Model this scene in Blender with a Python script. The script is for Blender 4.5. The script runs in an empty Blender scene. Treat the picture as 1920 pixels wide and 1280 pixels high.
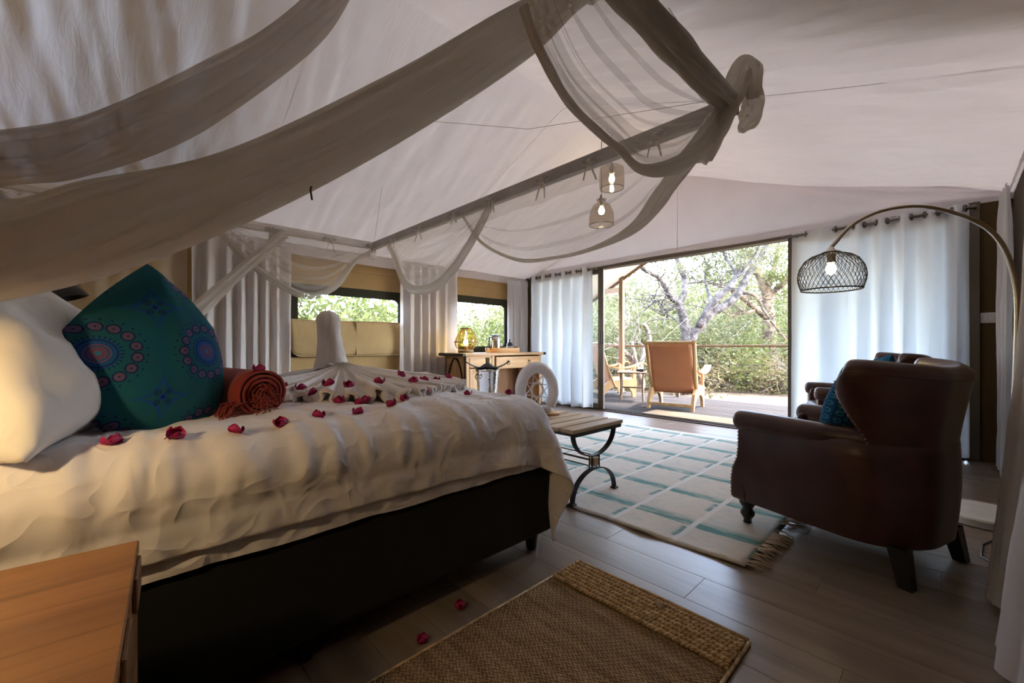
import bpy, math, random
import numpy as np
from mathutils import Vector, Matrix, noise
from mathutils.bvhtree import BVHTree

random.seed(7); np.random.seed(7)
SC = bpy.context.scene
COL = SC.collection
PI = math.pi

# ------------------------------------------------------------------ camera, sky, sun, exposure
# room axes: X runs along the bed towards the sliding door, Y runs across the room towards the window wall
cam = bpy.data.cameras.new('camera'); cam_o = bpy.data.objects.new('camera', cam); COL.objects.link(cam_o)
cam.sensor_width = 36.0; cam.lens = 36.0 * 777.0 / 1920.0; cam.shift_y = 8.0 / 1920.0
cam.clip_start = 0.02; cam.clip_end = 400
cam_o.location = (0, 0, 0.95); cam_o.rotation_euler = (PI / 2, 0, -math.atan2(0.688, 0.7257))
SC.camera = cam_o

W = bpy.data.worlds.new('sky'); SC.world = W; W.use_nodes = True
wt = W.node_tree; wt.nodes.clear()
wo = wt.nodes.new('ShaderNodeOutputWorld'); bg = wt.nodes.new('ShaderNodeBackground')
sky = wt.nodes.new('ShaderNodeTexSky'); sky.sky_type = 'NISHITA'; sky.sun_disc = False
sky.sun_elevation = math.radians(52); sky.sun_rotation = math.radians(150); sky.air_density = 1.0; sky.dust_density = 1.2; sky.ozone_density = 1.0
hs = wt.nodes.new('ShaderNodeHueSaturation'); hs.inputs['Saturation'].default_value = 0.8
wt.links.new(sky.outputs[0], hs.inputs['Color']); wt.links.new(hs.outputs[0], bg.inputs['Color']); wt.links.new(bg.outputs[0], wo.inputs['Surface'])
bg.inputs['Strength'].default_value = 1.0

sun = bpy.data.lights.new('sun', 'SUN'); sun.energy = 4.0; sun.angle = math.radians(6); sun.color = (1.0, 0.97, 0.93)
sun_o = bpy.data.objects.new('sun', sun); COL.objects.link(sun_o)
sun_o.rotation_euler = Vector((-0.48, 0.18, -0.86)).to_track_quat('-Z', 'Y').to_euler()

vs = SC.view_settings; vs.view_transform = 'Standard'; vs.look = 'None'; vs.gamma = 1.0; vs.use_curve_mapping = False
vs.exposure = 2.3
cy = SC.cycles
cy.use_denoising = True
cy.max_bounces = 8; cy.diffuse_bounces = 5; cy.glossy_bounces = 2; cy.transmission_bounces = 5; cy.transparent_max_bounces = 16
cy.use_adaptive_sampling = True; cy.adaptive_threshold = 0.05; cy.adaptive_min_samples = 16
cy.sample_clamp_indirect = 8.0; cy.caustics_reflective = False; cy.caustics_refractive = False

# ------------------------------------------------------------------ node helpers
class X:
    """a node socket with arithmetic"""
    def __init__(s, t, k): s.t = t; s.k = k
    def _m(s, op, *o):
        n = s.t.nodes.new('ShaderNodeMath'); n.operation = op
        for i, q in enumerate((s,) + o):
            if isinstance(q, X): s.t.links.new(q.k, n.inputs[i])
            else: n.inputs[i].default_value = q
        return X(s.t, n.outputs[0])
    def __add__(s, o): return s._m('ADD', o)
    def __sub__(s, o): return s._m('SUBTRACT', o)
    def __mul__(s, o): return s._m('MULTIPLY', o)
    def __truediv__(s, o): return s._m('DIVIDE', o)
    def fract(s): return s._m('FRACT')
    def sin(s): return s._m('SINE')
    def cos(s): return s._m('COSINE')
    def abs(s): return s._m('ABSOLUTE')
    def sqrt(s): return s._m('SQRT')
    def lt(s, o): return s._m('LESS_THAN', o)
    def gt(s, o): return s._m('GREATER_THAN', o)
    def mn(s, o): return s._m('MINIMUM', o)
    def mx(s, o): return s._m('MAXIMUM', o)
    def atan2(s, o): return s._m('ARCTAN2', o)
    def ramp(s, a, b):
        n = s.t.nodes.new('ShaderNodeMapRange'); n.interpolation_type = 'SMOOTHSTEP'
        s.t.links.new(s.k, n.inputs['Value']); n.inputs['From Min'].default_value = a; n.inputs['From Max'].default_value = b
        return X(s.t, n.outputs['Result'])

def _set(t, n, name, v):
    i = n.inputs[name]
    if isinstance(v, X): t.links.new(v.k, i)
    elif isinstance(v, bpy.types.NodeSocket): t.links.new(v, i)
    elif isinstance(v, tuple) and len(v) == 3 and i.type == 'RGBA': i.default_value = (*v, 1)
    else: i.default_value = v

def nd(t, ty, out=0, attrs=None, **ins):
    n = t.nodes.new(ty)
    for k, v in (attrs or {}).items(): setattr(n, k, v)
    for k, v in ins.items(): _set(t, n, k.replace('_', ' '), v)
    return X(t, n.outputs[out])

def mixc(t, f, a, b, mode='MIX'):
    n = t.nodes.new('ShaderNodeMix'); n.data_type = 'RGBA'; n.blend_type = mode
    for i, v in ((0, f), (6, a), (7, b)):
        if isinstance(v, X): t.links.new(v.k, n.inputs[i])
        elif isinstance(v, tuple): n.inputs[i].default_value = (*v, 1)
        else: n.inputs[i].default_value = v
    return X(t, n.outputs[2])

def coords(t, kind='Object', scale=(1, 1, 1), rnd=False):
    tc = nd(t, 'ShaderNodeTexCoord', kind)
    mp = t.nodes.new('ShaderNodeMapping'); t.links.new(tc.k, mp.inputs['Vector']); mp.inputs['Scale'].default_value = scale
    if rnd:
        oi = t.nodes.new('ShaderNodeObjectInfo'); cb = t.nodes.new('ShaderNodeVectorMath'); cb.operation = 'SCALE'
        cb.inputs[0].default_value = (37.0, 61.0, 23.0); t.links.new(oi.outputs['Random'], cb.inputs['Scale'])
        t.links.new(cb.outputs[0], mp.inputs['Location'])
    return X(t, mp.outputs[0])

def sep(t, v):
    n = t.nodes.new('ShaderNodeSeparateXYZ'); t.links.new(v.k, n.inputs[0]); return [X(t, o) for o in n.outputs]

def noi(t, vec, scale=5.0, detail=4.0, rough=0.55, dist=0.0):
    return nd(t, 'ShaderNodeTexNoise', 0, None, Vector=vec, Scale=scale, Detail=detail, Roughness=rough, Distortion=dist)

def bump(t, h, strength=0.3, dist=0.01, normal=None):
    n = t.nodes.new('ShaderNodeBump'); n.inputs['Strength'].default_value = strength; n.inputs['Distance'].default_value = dist
    t.links.new(h.k, n.inputs['Height'])
    if normal is not None: t.links.new(normal.k, n.inputs['Normal'])
    return X(t, n.outputs[0])

MATS = {}
def newmat(name):
    m = bpy.data.materials.new(name); m.use_nodes = True; t = m.node_tree; t.nodes.clear()
    o = t.nodes.new('ShaderNodeOutputMaterial'); MATS[name] = m
    return m, t, o
def out(t, o, sh): t.links.new(sh.k, o.inputs['Surface'])
def prin(t, col, rough=0.6, metal=0.0, normal=None, spec=0.4, **kw):
    n = t.nodes.new('ShaderNodeBsdfPrincipled')
    _set(t, n, 'Base Color', col); _set(t, n, 'Roughness', rough); n.inputs['Metallic'].default_value = metal
    n.inputs['Specular IOR Level'].default_value = spec
    if normal is not None: t.links.new(normal.k, n.inputs['Normal'])
    for k, v in kw.items(): _set(t, n, k.replace('_', ' '), v)
    return X(t, n.outputs[0])

def plain(name, c, rough=0.6, metal=0.0, var=0.15, vs_=6.0, bs=60.0, bstr=0.1, bd=0.002, spec=0.4, **kw):
    m, t, o = newmat(name); v = coords(t)
    n1 = noi(t, v, vs_, 5)
    c2 = tuple(max(0, q * (1 - var * 1.6)) for q in c); c3 = tuple(min(1, q * (1 + var)) for q in c)
    colr = mixc(t, n1.ramp(0.3, 0.7), c2, c3)
    b = bump(t, noi(t, v, bs, 3), bstr, bd)
    out(t, o, prin(t, colr, rough, metal, b, spec, **kw)); return m

def wood(name, c1, c2, axis=0, ring=9.0, rough=0.5, spec=0.35, knots=0.0, rnd=True, streak=1.0, bstr=0.15):
    m, t, o = newmat(name)
    sc = [ring, ring, ring]; sc[axis] = ring * 0.09
    v = coords(t, 'Object', tuple(sc), rnd)
    w = noi(t, v, 1.0, 6, 0.6, 0.7)
    sc2 = [ring * 9] * 3; sc2[axis] = ring * 0.35
    v2 = coords(t, 'Object', tuple(sc2), rnd); f = noi(t, v2, 1.0, 3, 0.6)
    k = w.ramp(0.32, 0.68)
    colr = mixc(t, k, c1, c2)
    dk = tuple(q * 0.55 for q in c1)
    colr = mixc(t, f.ramp(0.55, 0.75) * (0.45 * streak), colr, dk)
    oi = nd(t, 'ShaderNodeObjectInfo', 'Random')
    colr = mixc(t, (oi - 0.5).abs() * 0.5, colr, tuple(q * 0.6 for q in c2))
    if knots:
        sk = [3.2, 3.2, 3.2]; sk[axis] = 1.1
        vo = nd(t, 'ShaderNodeTexVoronoi', 0, None, Vector=coords(t, 'Object', tuple(sk), rnd), Scale=knots)
        wob = noi(t, v, 2.0, 3)
        colr = mixc(t, ((vo + wob * 0.25).ramp(0.42, 0.1)) * 0.75, colr, tuple(q * 0.35 for q in c1))
    b = bump(t, f, bstr, 0.002)
    out(t, o, prin(t, colr, rough, 0, b, spec)); return m

def cloth(name, c, rough=0.95, weave=900.0, bstr=0.25, wr=0.0, transl=0.0, tcol=None, var=0.06, alpha=None, wscale=6.0, wd=0.02, wst=(1, 1, 1)):
    """fabric: diffuse with optional light passing through (translucent) and open weave (alpha)"""
    m, t, o = newmat(name); v = coords(t)
    n1 = noi(t, v, 3.0, 2)
    colr = mixc(t, n1.ramp(0.3, 0.7), tuple(q * (1 - var) for q in c), tuple(min(1, q * (1 + var)) for q in c))
    nb = bump(t, noi(t, v, weave, 2), bstr, 0.001) if weave < 400 else None     # finer weaves do not show
    if wr:
        cv = coords(t, 'Object', wst)
        a_ = (noi(t, cv, wscale, 1, 0.5, 0.5)-0.5).abs()*-2.0; b_ = (noi(t, cv, wscale*2.7, 1, 0.5, 0.8)-0.5).abs()*-1.0
        nb = bump(t, a_+b_, wr, wd, nb)
    d = prin(t, colr, rough, 0, nb, 0.1, Sheen_Weight=0.15)
    sh = d
    if transl:
        tr = nd(t, 'ShaderNodeBsdfTranslucent', 0, None, Color=tcol or c)
        if nb is not None: t.links.new(nb.k, tr.k.node.inputs['Normal'])
        sh = nd(t, 'ShaderNodeMixShader', 0, None, Fac=transl)
        mn = sh.k.node; t.links.new(d.k, mn.inputs[1]); t.links.new(tr.k, mn.inputs[2])
    if alpha is not None:
        tp = nd(t, 'ShaderNodeBsdfTransparent', 0)
        ms = t.nodes.new('ShaderNodeMixShader')
        if isinstance(alpha, tuple):
            fac = n1.ramp(0.3, 0.7) * (alpha[1] - alpha[0]) + alpha[0]; t.links.new(fac.k, ms.inputs[0])
        else: ms.inputs[0].default_value = alpha
        t.links.new(tp.k, ms.inputs[1]); t.links.new(sh.k, ms.inputs[2]); sh = X(t, ms.outputs[0])
    out(t, o, sh); return m

def emis(name, c, s):
    m, t, o = newmat(name); out(t, o, nd(t, 'ShaderNodeEmission', 0, None, Color=c, Strength=s)); return m

def glassy(name, tint, gloss=0.08, rough=0.02):
    m, t, o = newmat(name)
    tp = nd(t, 'ShaderNodeBsdfTransparent', 0, None, Color=tint); gl = nd(t, 'ShaderNodeBsdfGlossy', 0, None, Color=(1, 1, 1), Roughness=rough)
    ms = t.nodes.new('ShaderNodeMixShader'); ms.inputs[0].default_value = gloss
    t.links.new(tp.k, ms.inputs[1]); t.links.new(gl.k, ms.inputs[2]); out(t, o, X(t, ms.outputs[0])); return m

# ------------------------------------------------------------------ mesh helpers
class MB:
    def __init__(s): s.v = []; s.f = []; s.uv = None
    def add(s, verts, faces):
        o = len(s.v); s.v.extend([tuple(p) for p in verts]); s.f.extend([tuple(i + o for i in f) for f in faces]); return s
    def box(s, x0, x1, y0, y1, z0, z1, b=0.0):
        if b <= 0:
            return s.add([(x0,y0,z0),(x1,y0,z0),(x1,y1,z0),(x0,y1,z0),(x0,y0,z1),(x1,y0,z1),(x1,y1,z1),(x0,y1,z1)],
                         [(3,2,1,0),(4,5,6,7),(0,1,5,4),(1,2,6,5),(2,3,7,6),(3,0,4,7)])
        c = ((x0+x1)/2, (y0+y1)/2, (z0+z1)/2); h = ((x1-x0)/2, (y1-y0)/2, (z1-z0)/2)
        V_ = []; F_ = []
        idx = {}
        for sx in (-1, 1):
            for sy in (-1, 1):
                for sz in (-1, 1):
                    for ax in range(3):
                        p = [h[0]*sx, h[1]*sy, h[2]*sz]
                        for k in range(3):
                            if k != ax: p[k] -= b * (sx, sy, sz)[k]
                        idx[(sx,sy,sz,ax)] = len(V_); V_.append(tuple(c[k]+p[k] for k in range(3)))
        sg = (-1, 1)
        for ax in range(3):
            o1, o2 = (ax+1) % 3, (ax+2) % 3
            for q in sg:
                def K(a, b_):
                    r = [0,0,0]; r[ax] = q; r[o1] = a; r[o2] = b_; return idx[(*r, ax)]
                f = [K(-1,-1), K(1,-1), K(1,1), K(-1,1)]
                F_.append(tuple(f if q > 0 else f[::-1]))
        for ax in range(3):
            o1, o2 = (ax+1) % 3, (ax+2) % 3
            for a in sg:
                for b_ in sg:
                    def K(e, which):
                        r = [0,0,0]; r[ax] = e; r[o1] = a; r[o2] = b_; return idx[(*r, which)]
                    f = [K(-1,o1), K(1,o1), K(1,o2), K(-1,o2)]
                    F_.append(tuple(f if a*b_ < 0 else f[::-1]))
        for sx in sg:
            for sy in sg:
                for sz in sg:
                    f = [idx[(sx,sy,sz,k)] for k in range(3)]; F_.append(tuple(f if sx*sy*sz > 0 else f[::-1]))
        return s.add(V_, F_)
    def grid(s, arr, wu=False, wv=False):
        a = np.asarray(arr); n, m = a.shape[:2]; o = len(s.v)
        s.v.extend(map(tuple, a.reshape(-1, 3).tolist()))
        for i in range(n if wu else n - 1):
            i2 = (i + 1) % n
            for j in range(m if wv else m - 1):
                j2 = (j + 1) % m
                s.f.append((o+i*m+j, o+i2*m+j, o+i2*m+j2, o+i*m+j2))
        return s
    def tube(s, pts, r, n=8, caps=True, closed=False, flat=1.0, up=None):
        P_ = [Vector(p) for p in pts]; k = len(P_); R_ = r if hasattr(r, '__len__') else [r]*k
        T = []
        for i in range(k):
            a = P_[(i-1) % k] if (closed or i > 0) else P_[i]; b = P_[(i+1) % k] if (closed or i < k-1) else P_[i]
            d = b - a; T.append(d.normalized() if d.length > 1e-9 else Vector((0,0,1)))
        u = Vector(up) if up else (Vector((0,0,1)) if abs(T[0].z) < 0.9 else Vector((1,0,0)))
        rings = []
        for i in range(k):
            u = (u - T[i]*u.dot(T[i]))
            u = u.normalized() if u.length > 1e-6 else T[i].orthogonal().normalized()
            w = T[i].cross(u)
            rings.append([tuple(P_[i] + u*(math.cos(2*PI*j/n)*R_[i]*flat) + w*(math.sin(2*PI*j/n)*R_[i])) for j in range(n)])
        o = len(s.v)
        s.grid(rings, wu=closed, wv=True)
        if caps and not closed:
            s.f.append(tuple(o+j for j in range(n))); s.f.append(tuple(o+(k-1)*n+j for j in range(n))[::-1])
        return s
    def lathe(s, prof, n=24, c=(0,0,0), axis='z'):
        rings = []
        for j in range(n):
            a = 2*PI*j/n
            rings.append([(c[0]+r*math.cos(a), c[1]+r*math.sin(a), c[2]+z) if axis == 'z' else
                          ((c[0]+z, c[1]+r*math.cos(a), c[2]+r*math.sin(a)) if axis == 'x' else (c[0]+r*math.sin(a), c[1]+z, c[2]+r*math.cos(a))) for r, z in prof])
        return s.grid(rings, wu=True)
    def prism(s, poly, h0, h1, axis='y'):
        n = len(poly)
        def pt(p, h): return {'x': (h, p[0], p[1]), 'y': (p[0], h, p[1]), 'z': (p[0], p[1], h)}[axis]
        v = [pt(p, h0) for p in poly] + [pt(p, h1) for p in poly]
        f = [tuple(range(n))[::-1], tuple(range(n, 2*n))] + [(i, (i+1) % n, n+(i+1) % n, n+i) for i in range(n)]
        return s.add(v, f)
    def rbox(s, h, r, seg=(6, 6, 6), nr=3, fn=None):
        """closed box of half sizes h with rounded edges (radius r), evenly meshed, each point passed through fn"""
        def ax(hh, n):
            rr = min(r, hh*0.999); e = [-hh + rr*(1-math.cos(PI/2*i/nr)) for i in range(nr)]
            m = [(-hh+rr) + (2*(hh-rr))*i/n for i in range(n+1)]
            return e + m + [-q for q in e[::-1]]
        A = [ax(h[k], seg[k]) for k in range(3)]
        idx = {}; V_ = []; F_ = []
        def pt(i, j, k):
            key = (i, j, k)
            if key in idx: return idx[key]
            p = Vector((A[0][i], A[1][j], A[2][k]))
            q = Vector([max(-(h[c]-min(r, h[c]*0.999)), min(h[c]-min(r, h[c]*0.999), p[c])) for c in range(3)])
            d = p - q
            if d.length > 1e-9: p = q + d.normalized()*min(r, min(h)*0.999) if min(h) < r else q + d.normalized()*r
            if fn: p = fn(p)
            idx[key] = len(V_); V_.append(tuple(p)); return idx[key]
        N_ = [len(a)-1 for a in A]
        for a in range(3):
            o1, o2 = (a+1) % 3, (a+2) % 3
            for side in (0, N_[a]):
                for i in range(N_[o1]):
                    for j in range(N_[o2]):
                        def K(x, y):
                            q = [0,0,0]; q[a] = side; q[o1] = x; q[o2] = y; return pt(*q)
                        f = (K(i,j), K(i+1,j), K(i+1,j+1), K(i,j+1))
                        F_.append(f if side else f[::-1])
        return s.add(V_, F_)
    def xf(s, M_):
        s.v = [tuple(M_ @ Vector(p)) for p in s.v]; return s
    def mesh(s, name, mat, smooth=None):
        me = bpy.data.meshes.new(name); me.from_pydata(s.v, [], s.f)
        me.materials.append(MATS[mat] if isinstance(mat, str) else mat)
        if s.uv is not None:
            ul = me.uv_layers.new(name='UVMap'); li = np.empty(len(me.loops), dtype=np.int32); me.loops.foreach_get('vertex_index', li)
            ul.data.foreach_set('uv', np.asarray(s.uv, dtype=np.float32)[li].ravel())
        if smooth is not None:
            me.polygons.foreach_set('use_smooth', [True]*len(me.polygons))
            if smooth < 179: me.set_sharp_from_angle(angle=math.radians(smooth))
        me.update(); return me
    def build(s, name, mat, parent=None, smooth=None, kind=None):
        return link(name, s.mesh(name, mat, smooth), parent, kind)

def link(name, me, parent=None, kind=None, loc=None, rot=None, scale=None):
    o = bpy.data.objects.new(name, me); COL.objects.link(o)
    if parent is not None: o.parent = parent
    if kind: o['kind'] = kind
    if loc is not None: o.location = loc
    if rot is not None: o.rotation_euler = rot
    if scale is not None: o.scale = scale
    return o

def tag(o, label, cat, group=None, kind=None):
    o['label'] = label; o['category'] = cat
    if group: o['group'] = group
    if kind: o['kind'] = kind
    return o
def thing(name, label, cat, loc=(0,0,0), rz=0.0, group=None):
    o = bpy.data.objects.new(name, None); COL.objects.link(o); o.location = loc; o.rotation_euler = (0, 0, rz); o.empty_display_size = 0.1
    return tag(o, label, cat, group)
def struct(o, label=None):
    o['kind'] = 'structure'
    if label: o['label'] = label
    return o
def kids(o): return [c for c in bpy.data.objects if c.parent == o]
def copy_tree(o, parent=None):
    c = o.copy(); COL.objects.link(c); c.parent = parent
    for ch in kids(o): copy_tree(ch, c)
    return c
def nz(x, y=0.0, z=0.0): return noise.noise(Vector((x, y, z)))
def fbm(x, y=0.0, z=0.0, o=3):
    s_, a = 0.0, 1.0
    for _ in range(o): s_ += a*noise.noise(Vector((x, y, z))); x *= 2.03; y *= 2.03; z *= 2.03; a *= 0.5
    return s_
def sstep(a, b, x):
    t = max(0.0, min(1.0, (x-a)/(b-a))) if b != a else float(x > a); return t*t*(3-2*t)
def lerp(a, b, t): return a + (b-a)*t
def spline(pts, n):
    """Catmull-Rom through pts, n samples"""
    P_ = [np.array(p, float) for p in pts]; P_ = [2*P_[0]-P_[1]] + P_ + [2*P_[-1]-P_[-2]]
    res = []; m = len(P_)-3
    for i in range(n):
        q = i/(n-1)*m; k = min(int(q), m-1); t = q-k
        a, b, c, d = P_[k:k+4]
        res.append(0.5*((2*b)+(-a+c)*t+(2*a-5*b+4*c-d)*t*t+(-a+3*b-3*c+d)*t**3))
    return res
def pillow(w, h, th, nu=28, nv=28, wr=0.0, seed=0, pinch=0.12, pw=0.42, corner=0.0):
    """stuffed pillow lying in the XZ plane, thickness along Y; returns MB with uv"""
    mb = MB(); uv = []
    for side in (1, -1):
        a = np.zeros((nu+1, nv+1, 3))
        for i in range(nu+1):
            for j in range(nv+1):
                x = -math.cos(PI*i/nu); z = -math.cos(PI*j/nv)
                x = lerp(x, 2*i/nu-1, 0.55); z = lerp(z, 2*j/nv-1, 0.55)
                ed = (max(0, 1-x*x)*max(0, 1-z*z))**pw
                ex = 1 - pinch*(1-z*z)*0.0 - pinch*(1-abs(z)**2)*abs(x)**3*0.9
                ez = 1 - pinch*(1-abs(x)**2)*abs(z)**3*0.9
                y = side*th*ed
                y += wr*ed*fbm(x*1.7+seed, z*1.7, seed+side, 2)*1.2
                a[i, j] = (x*ex*w/2, y, z*ez*h/2)
                uv.append((i/nu, j/nv))
        if side > 0: a = a[::-1]
        mb.grid(a)
        if side > 0:
            blk = uv[-(nu+1)*(nv+1):]; blk = np.array(blk).reshape(nu+1, nv+1, 2)[::-1].reshape(-1, 2).tolist(); uv = uv[:-(nu+1)*(nv+1)] + [tuple(q) for q in blk]
    mb.uv = uv
    return mb

# ------------------------------------------------------------------ materials
wood('floor_wood', (0.15, 0.110, 0.080), (0.25, 0.19, 0.142), 1, 7.0, 0.32, 0.5, 0.0, True, 0.8, 0.08)
wood('deck_wood', (0.0326, 0.0270, 0.0251), (0.0581, 0.0484, 0.0437), 1, 9.0, 0.85, 0.12, 0.0, True, 1.0, 0.25)
wood('pine', (0.42, 0.24, 0.11), (0.62, 0.40, 0.20), 0, 10.0, 0.5, 0.35, 0.8)
wood('pine_up', (0.42, 0.24, 0.11), (0.60, 0.38, 0.19), 2, 10.0, 0.5, 0.35, 0.8)
wood('dark_panel', (0.16, 0.075, 0.035), (0.26, 0.13, 0.06), 2, 10.0, 0.5, 0.3)
wood('acacia', (0.15, 0.058, 0.018), (0.32, 0.145, 0.048), 0, 7.0, 0.42, 0.4, 1.0, False, 1.3, 0.05)
wood('bench_wood', (0.40, 0.27, 0.15), (0.62, 0.46, 0.28), 0, 9.0, 0.55, 0.3)
wood('chair_wood', (0.3520, 0.1920, 0.0800), (0.4640, 0.2880, 0.1360), 2, 7.0, 0.5, 0.3)
wood('post_wood', (0.1400, 0.0910, 0.0525), (0.2100, 0.1470, 0.0910), 2, 8.0, 0.7, 0.2)
wood('tray_wood', (0.55, 0.30, 0.13), (0.70, 0.44, 0.22), 0, 12.0, 0.5, 0.3)
cloth('liner', (0.80, 0.765, 0.775), 0.95, 700, 0.2, 0.13, 0.38, (0.82, 0.79, 0.83), 0.03, None, 4.0, 0.03, (2.2, 0.45, 0.45))
cloth('gable_cloth', (0.74, 0.70, 0.745), 0.95, 700, 0.2, 0.15, 0.12, (0.7, 0.66, 0.7), 0.03, None, 2.5, 0.03, (1, 0.8, 0.5))
cloth('fly_canvas', (0.40, 0.295, 0.165), 0.95, 300, 0.2, 0.0, 0.09, (0.50, 0.44, 0.37), 0.05)
cloth('blocker_green', (0.10, 0.11, 0.07), 0.8, 200, 0.2)  # cloth of the added sheet that blocks light through the roof
cloth('tan_canvas', (0.42, 0.285, 0.135), 0.9, 500, 0.2, 0.12, 0.10, (0.4, 0.27, 0.12), 0.05, None, 5.0, 0.02)
cloth('tan_flap', (0.50, 0.36, 0.185), 0.9, 500, 0.2, 0.15, 0.12, (0.5, 0.36, 0.18), 0.05, None, 5.0, 0.02)
cloth('brown_canvas', (0.115, 0.075, 0.036), 0.9, 500, 0.2, 0.08, 0.0, None, 0.05)
cloth('olive_band', (0.035, 0.035, 0.024), 0.9, 500, 0.2)
cloth('curtain_cloth', (0.76, 0.765, 0.80), 0.95, 800, 0.35, 0.12, 0.34, (0.80, 0.82, 0.87), 0.03, None, 3.0, 0.02, (1, 1, 0.25))
cloth('window_curtain', (0.72, 0.69, 0.70), 0.95, 800, 0.3, 0.10, 0.40, (0.76, 0.73, 0.75), 0.03, None, 3.0, 0.02, (1, 1, 0.25))
cloth('net', (0.74, 0.70, 0.66), 0.9, 1200, 0.1, 0.0, 0.40, (0.78, 0.74, 0.70), 0.04, 0.30)
cloth('net_dense', (0.78, 0.735, 0.68), 0.9, 900, 0.15, 0.10, 0.45, (0.80, 0.755, 0.70), 0.05, 0.84, 5.0, 0.015, (1, 1, 1))
cloth('net_mid', (0.66, 0.61, 0.55), 0.9, 900, 0.25, 0.05, 0.40, (0.7, 0.65, 0.6), 0.06, 0.62, 9.0, 0.01)
cloth('screen_mesh', (0.2, 0.2, 0.18), 0.9, 900, 0.0, 0.0, 0.0, None, 0.0, 0.10)
cloth('linen_white', (0.80, 0.775, 0.795), 0.9, 1200, 0.15, 0.42, 0.06, (0.8, 0.77, 0.78), 0.02, None, 4.0, 0.03)
cloth('pillow_white', (0.80, 0.785, 0.76), 0.9, 1200, 0.15, 0.22, 0.05, None, 0.02, None, 4.5, 0.02)
cloth('towel_white', (0.80, 0.745, 0.70), 1.0, 260, 0.9, 0.12, 0.06, None, 0.03, None, 14.0, 0.012)
cloth('towel_grey', (0.52, 0.49, 0.48), 1.0, 260, 0.9, 0.1)
cloth('waffle', (0.74, 0.715, 0.72), 0.95, 160, 0.9)
cloth('bed_black', (0.010, 0.010, 0.011), 0.95, 500, 0.3)
cloth('blanket_red', (0.26, 0.042, 0.034), 1.0, 260, 0.9, 0.1)
cloth('black_cloth', (0.012, 0.012, 0.014), 0.8, 400, 0.4)
cloth('coir', (0.2282, 0.1190, 0.0248), 1.0, 160, 1.0, 0, 0, None, 0.12)
cloth('fringe_yarn', (0.42, 0.34, 0.26), 1.0, 300, 0.6, 0, 0, None, 0.1)
cloth('sling_leather', (0.4250, 0.1742, 0.0850), 0.6, 200, 0.3, 0, 0, None, 0.06)
plain('aluminium', (0.115, 0.095, 0.075), 0.45, 0.3, 0.05, 4, 80, 0.03)
plain('iron', (0.022, 0.021, 0.021), 0.5, 0.3, 0.2, 20, 150, 0.2)
plain('black_shade', (0.012, 0.011, 0.010), 0.35, 0.2, 0.1)
plain('beam_grey', (0.44, 0.405, 0.38), 0.6, 0.0, 0.08)
plain('beam_white', (0.74, 0.70, 0.67), 0.6, 0.0, 0.05)
plain('rod_metal', (0.16, 0.14, 0.125), 0.35, 0.8, 0.05)
plain('brushed_steel', (0.58, 0.53, 0.46), 0.28, 1.0, 0.05)
plain('hammered_steel', (0.80, 0.79, 0.78), 0.10, 1.0, 0.03, 6, 45, 0.6, 0.004)
plain('kettle_steel', (0.72, 0.70, 0.67), 0.16, 1.0, 0.03)
plain('marble', (0.62, 0.585, 0.54), 0.35, 0.0, 0.06, 9, 60, 0.05)
plain('white_plastic', (0.78, 0.77, 0.74), 0.4, 0.0, 0.02)
plain('black_plastic', (0.015, 0.015, 0.016), 0.4, 0.0, 0.1)
plain('leather', (0.052, 0.016, 0.012), 0.34, 0.0, 0.18, 9, 220, 0.22, 0.0015, 0.5)
plain('ebony', (0.010, 0.009, 0.009), 0.35)
plain('brass', (0.34, 0.22, 0.10), 0.3, 1.0, 0.05)
plain('bulb_socket', (0.10, 0.07, 0.05), 0.5)
plain('bottle_green', (0.010, 0.016, 0.008), 0.12, 0.0, 0.1, spec=0.6)
plain('gold_foil', (0.45, 0.36, 0.18), 0.3, 0.8)
plain('bamboo', (0.20, 0.135, 0.07), 0.5)
plain('glass_clear_jar', (0.35, 0.36, 0.34), 0.1, 0.0, 0.2)
plain('sand', (0.1469, 0.1010, 0.0612), 0.95, 0.0, 0.3, 1.3, 12, 0.5, 0.04)
plain('bark_grey', (0.1188, 0.0972, 0.0864), 0.9, 0.0, 0.45, 7, 26, 0.9, 0.05)
plain('bark_warm', (0.1584, 0.1044, 0.0648), 0.9, 0.0, 0.5, 6, 26, 0.9, 0.04)
plain('dry_wood', (0.2160, 0.1728, 0.1332), 0.9, 0.0, 0.4, 8, 30, 0.6, 0.02)
plain('bougainvillea', (0.40, 0.012, 0.11), 0.6, 0.0, 0.3, 40, 90, 0.3)
plain('sandal_cream', (0.55, 0.42, 0.25), 0.8)
emis('bulb_glow', (1.0, 0.80, 0.45), 26.0)
glassy('pane_glass', (0.93, 0.95, 0.94), 0.05)
glassy('amber_glass', (0.93, 0.80, 0.50), 0.06)
glassy('smoke_glass', (0.70, 0.62, 0.52), 0.10)

def leafmat(name, c1, c2, c3):
    m, t, o = newmat(name); v = coords(t, 'Object', (1, 1, 1), True)
    n1 = noi(t, v, 1.4, 3); n2 = noi(t, v, 23.0, 2)
    colr = mixc(t, n1.ramp(0.35, 0.65), c1, c2); colr = mixc(t, n2.ramp(0.5, 0.62), colr, c3)
    d = prin(t, colr, 0.7, 0, None, 0.2)
    tr = nd(t, 'ShaderNodeBsdfTranslucent', 0, None, Color=colr)
    ms = t.nodes.new('ShaderNodeMixShader'); ms.inputs[0].default_value = 0.35
    t.links.new(d.k, ms.inputs[1]); t.links.new(tr.k, ms.inputs[2]); out(t, o, X(t, ms.outputs[0]))
leafmat('leaf_green', (0.0612, 0.0828, 0.0202), (0.1080, 0.1224, 0.0360), (0.1728, 0.1440, 0.0648))
leafmat('leaf_bright', (0.0612, 0.0864, 0.0158), (0.1116, 0.1332, 0.0360), (0.1584, 0.1440, 0.0648))
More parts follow.
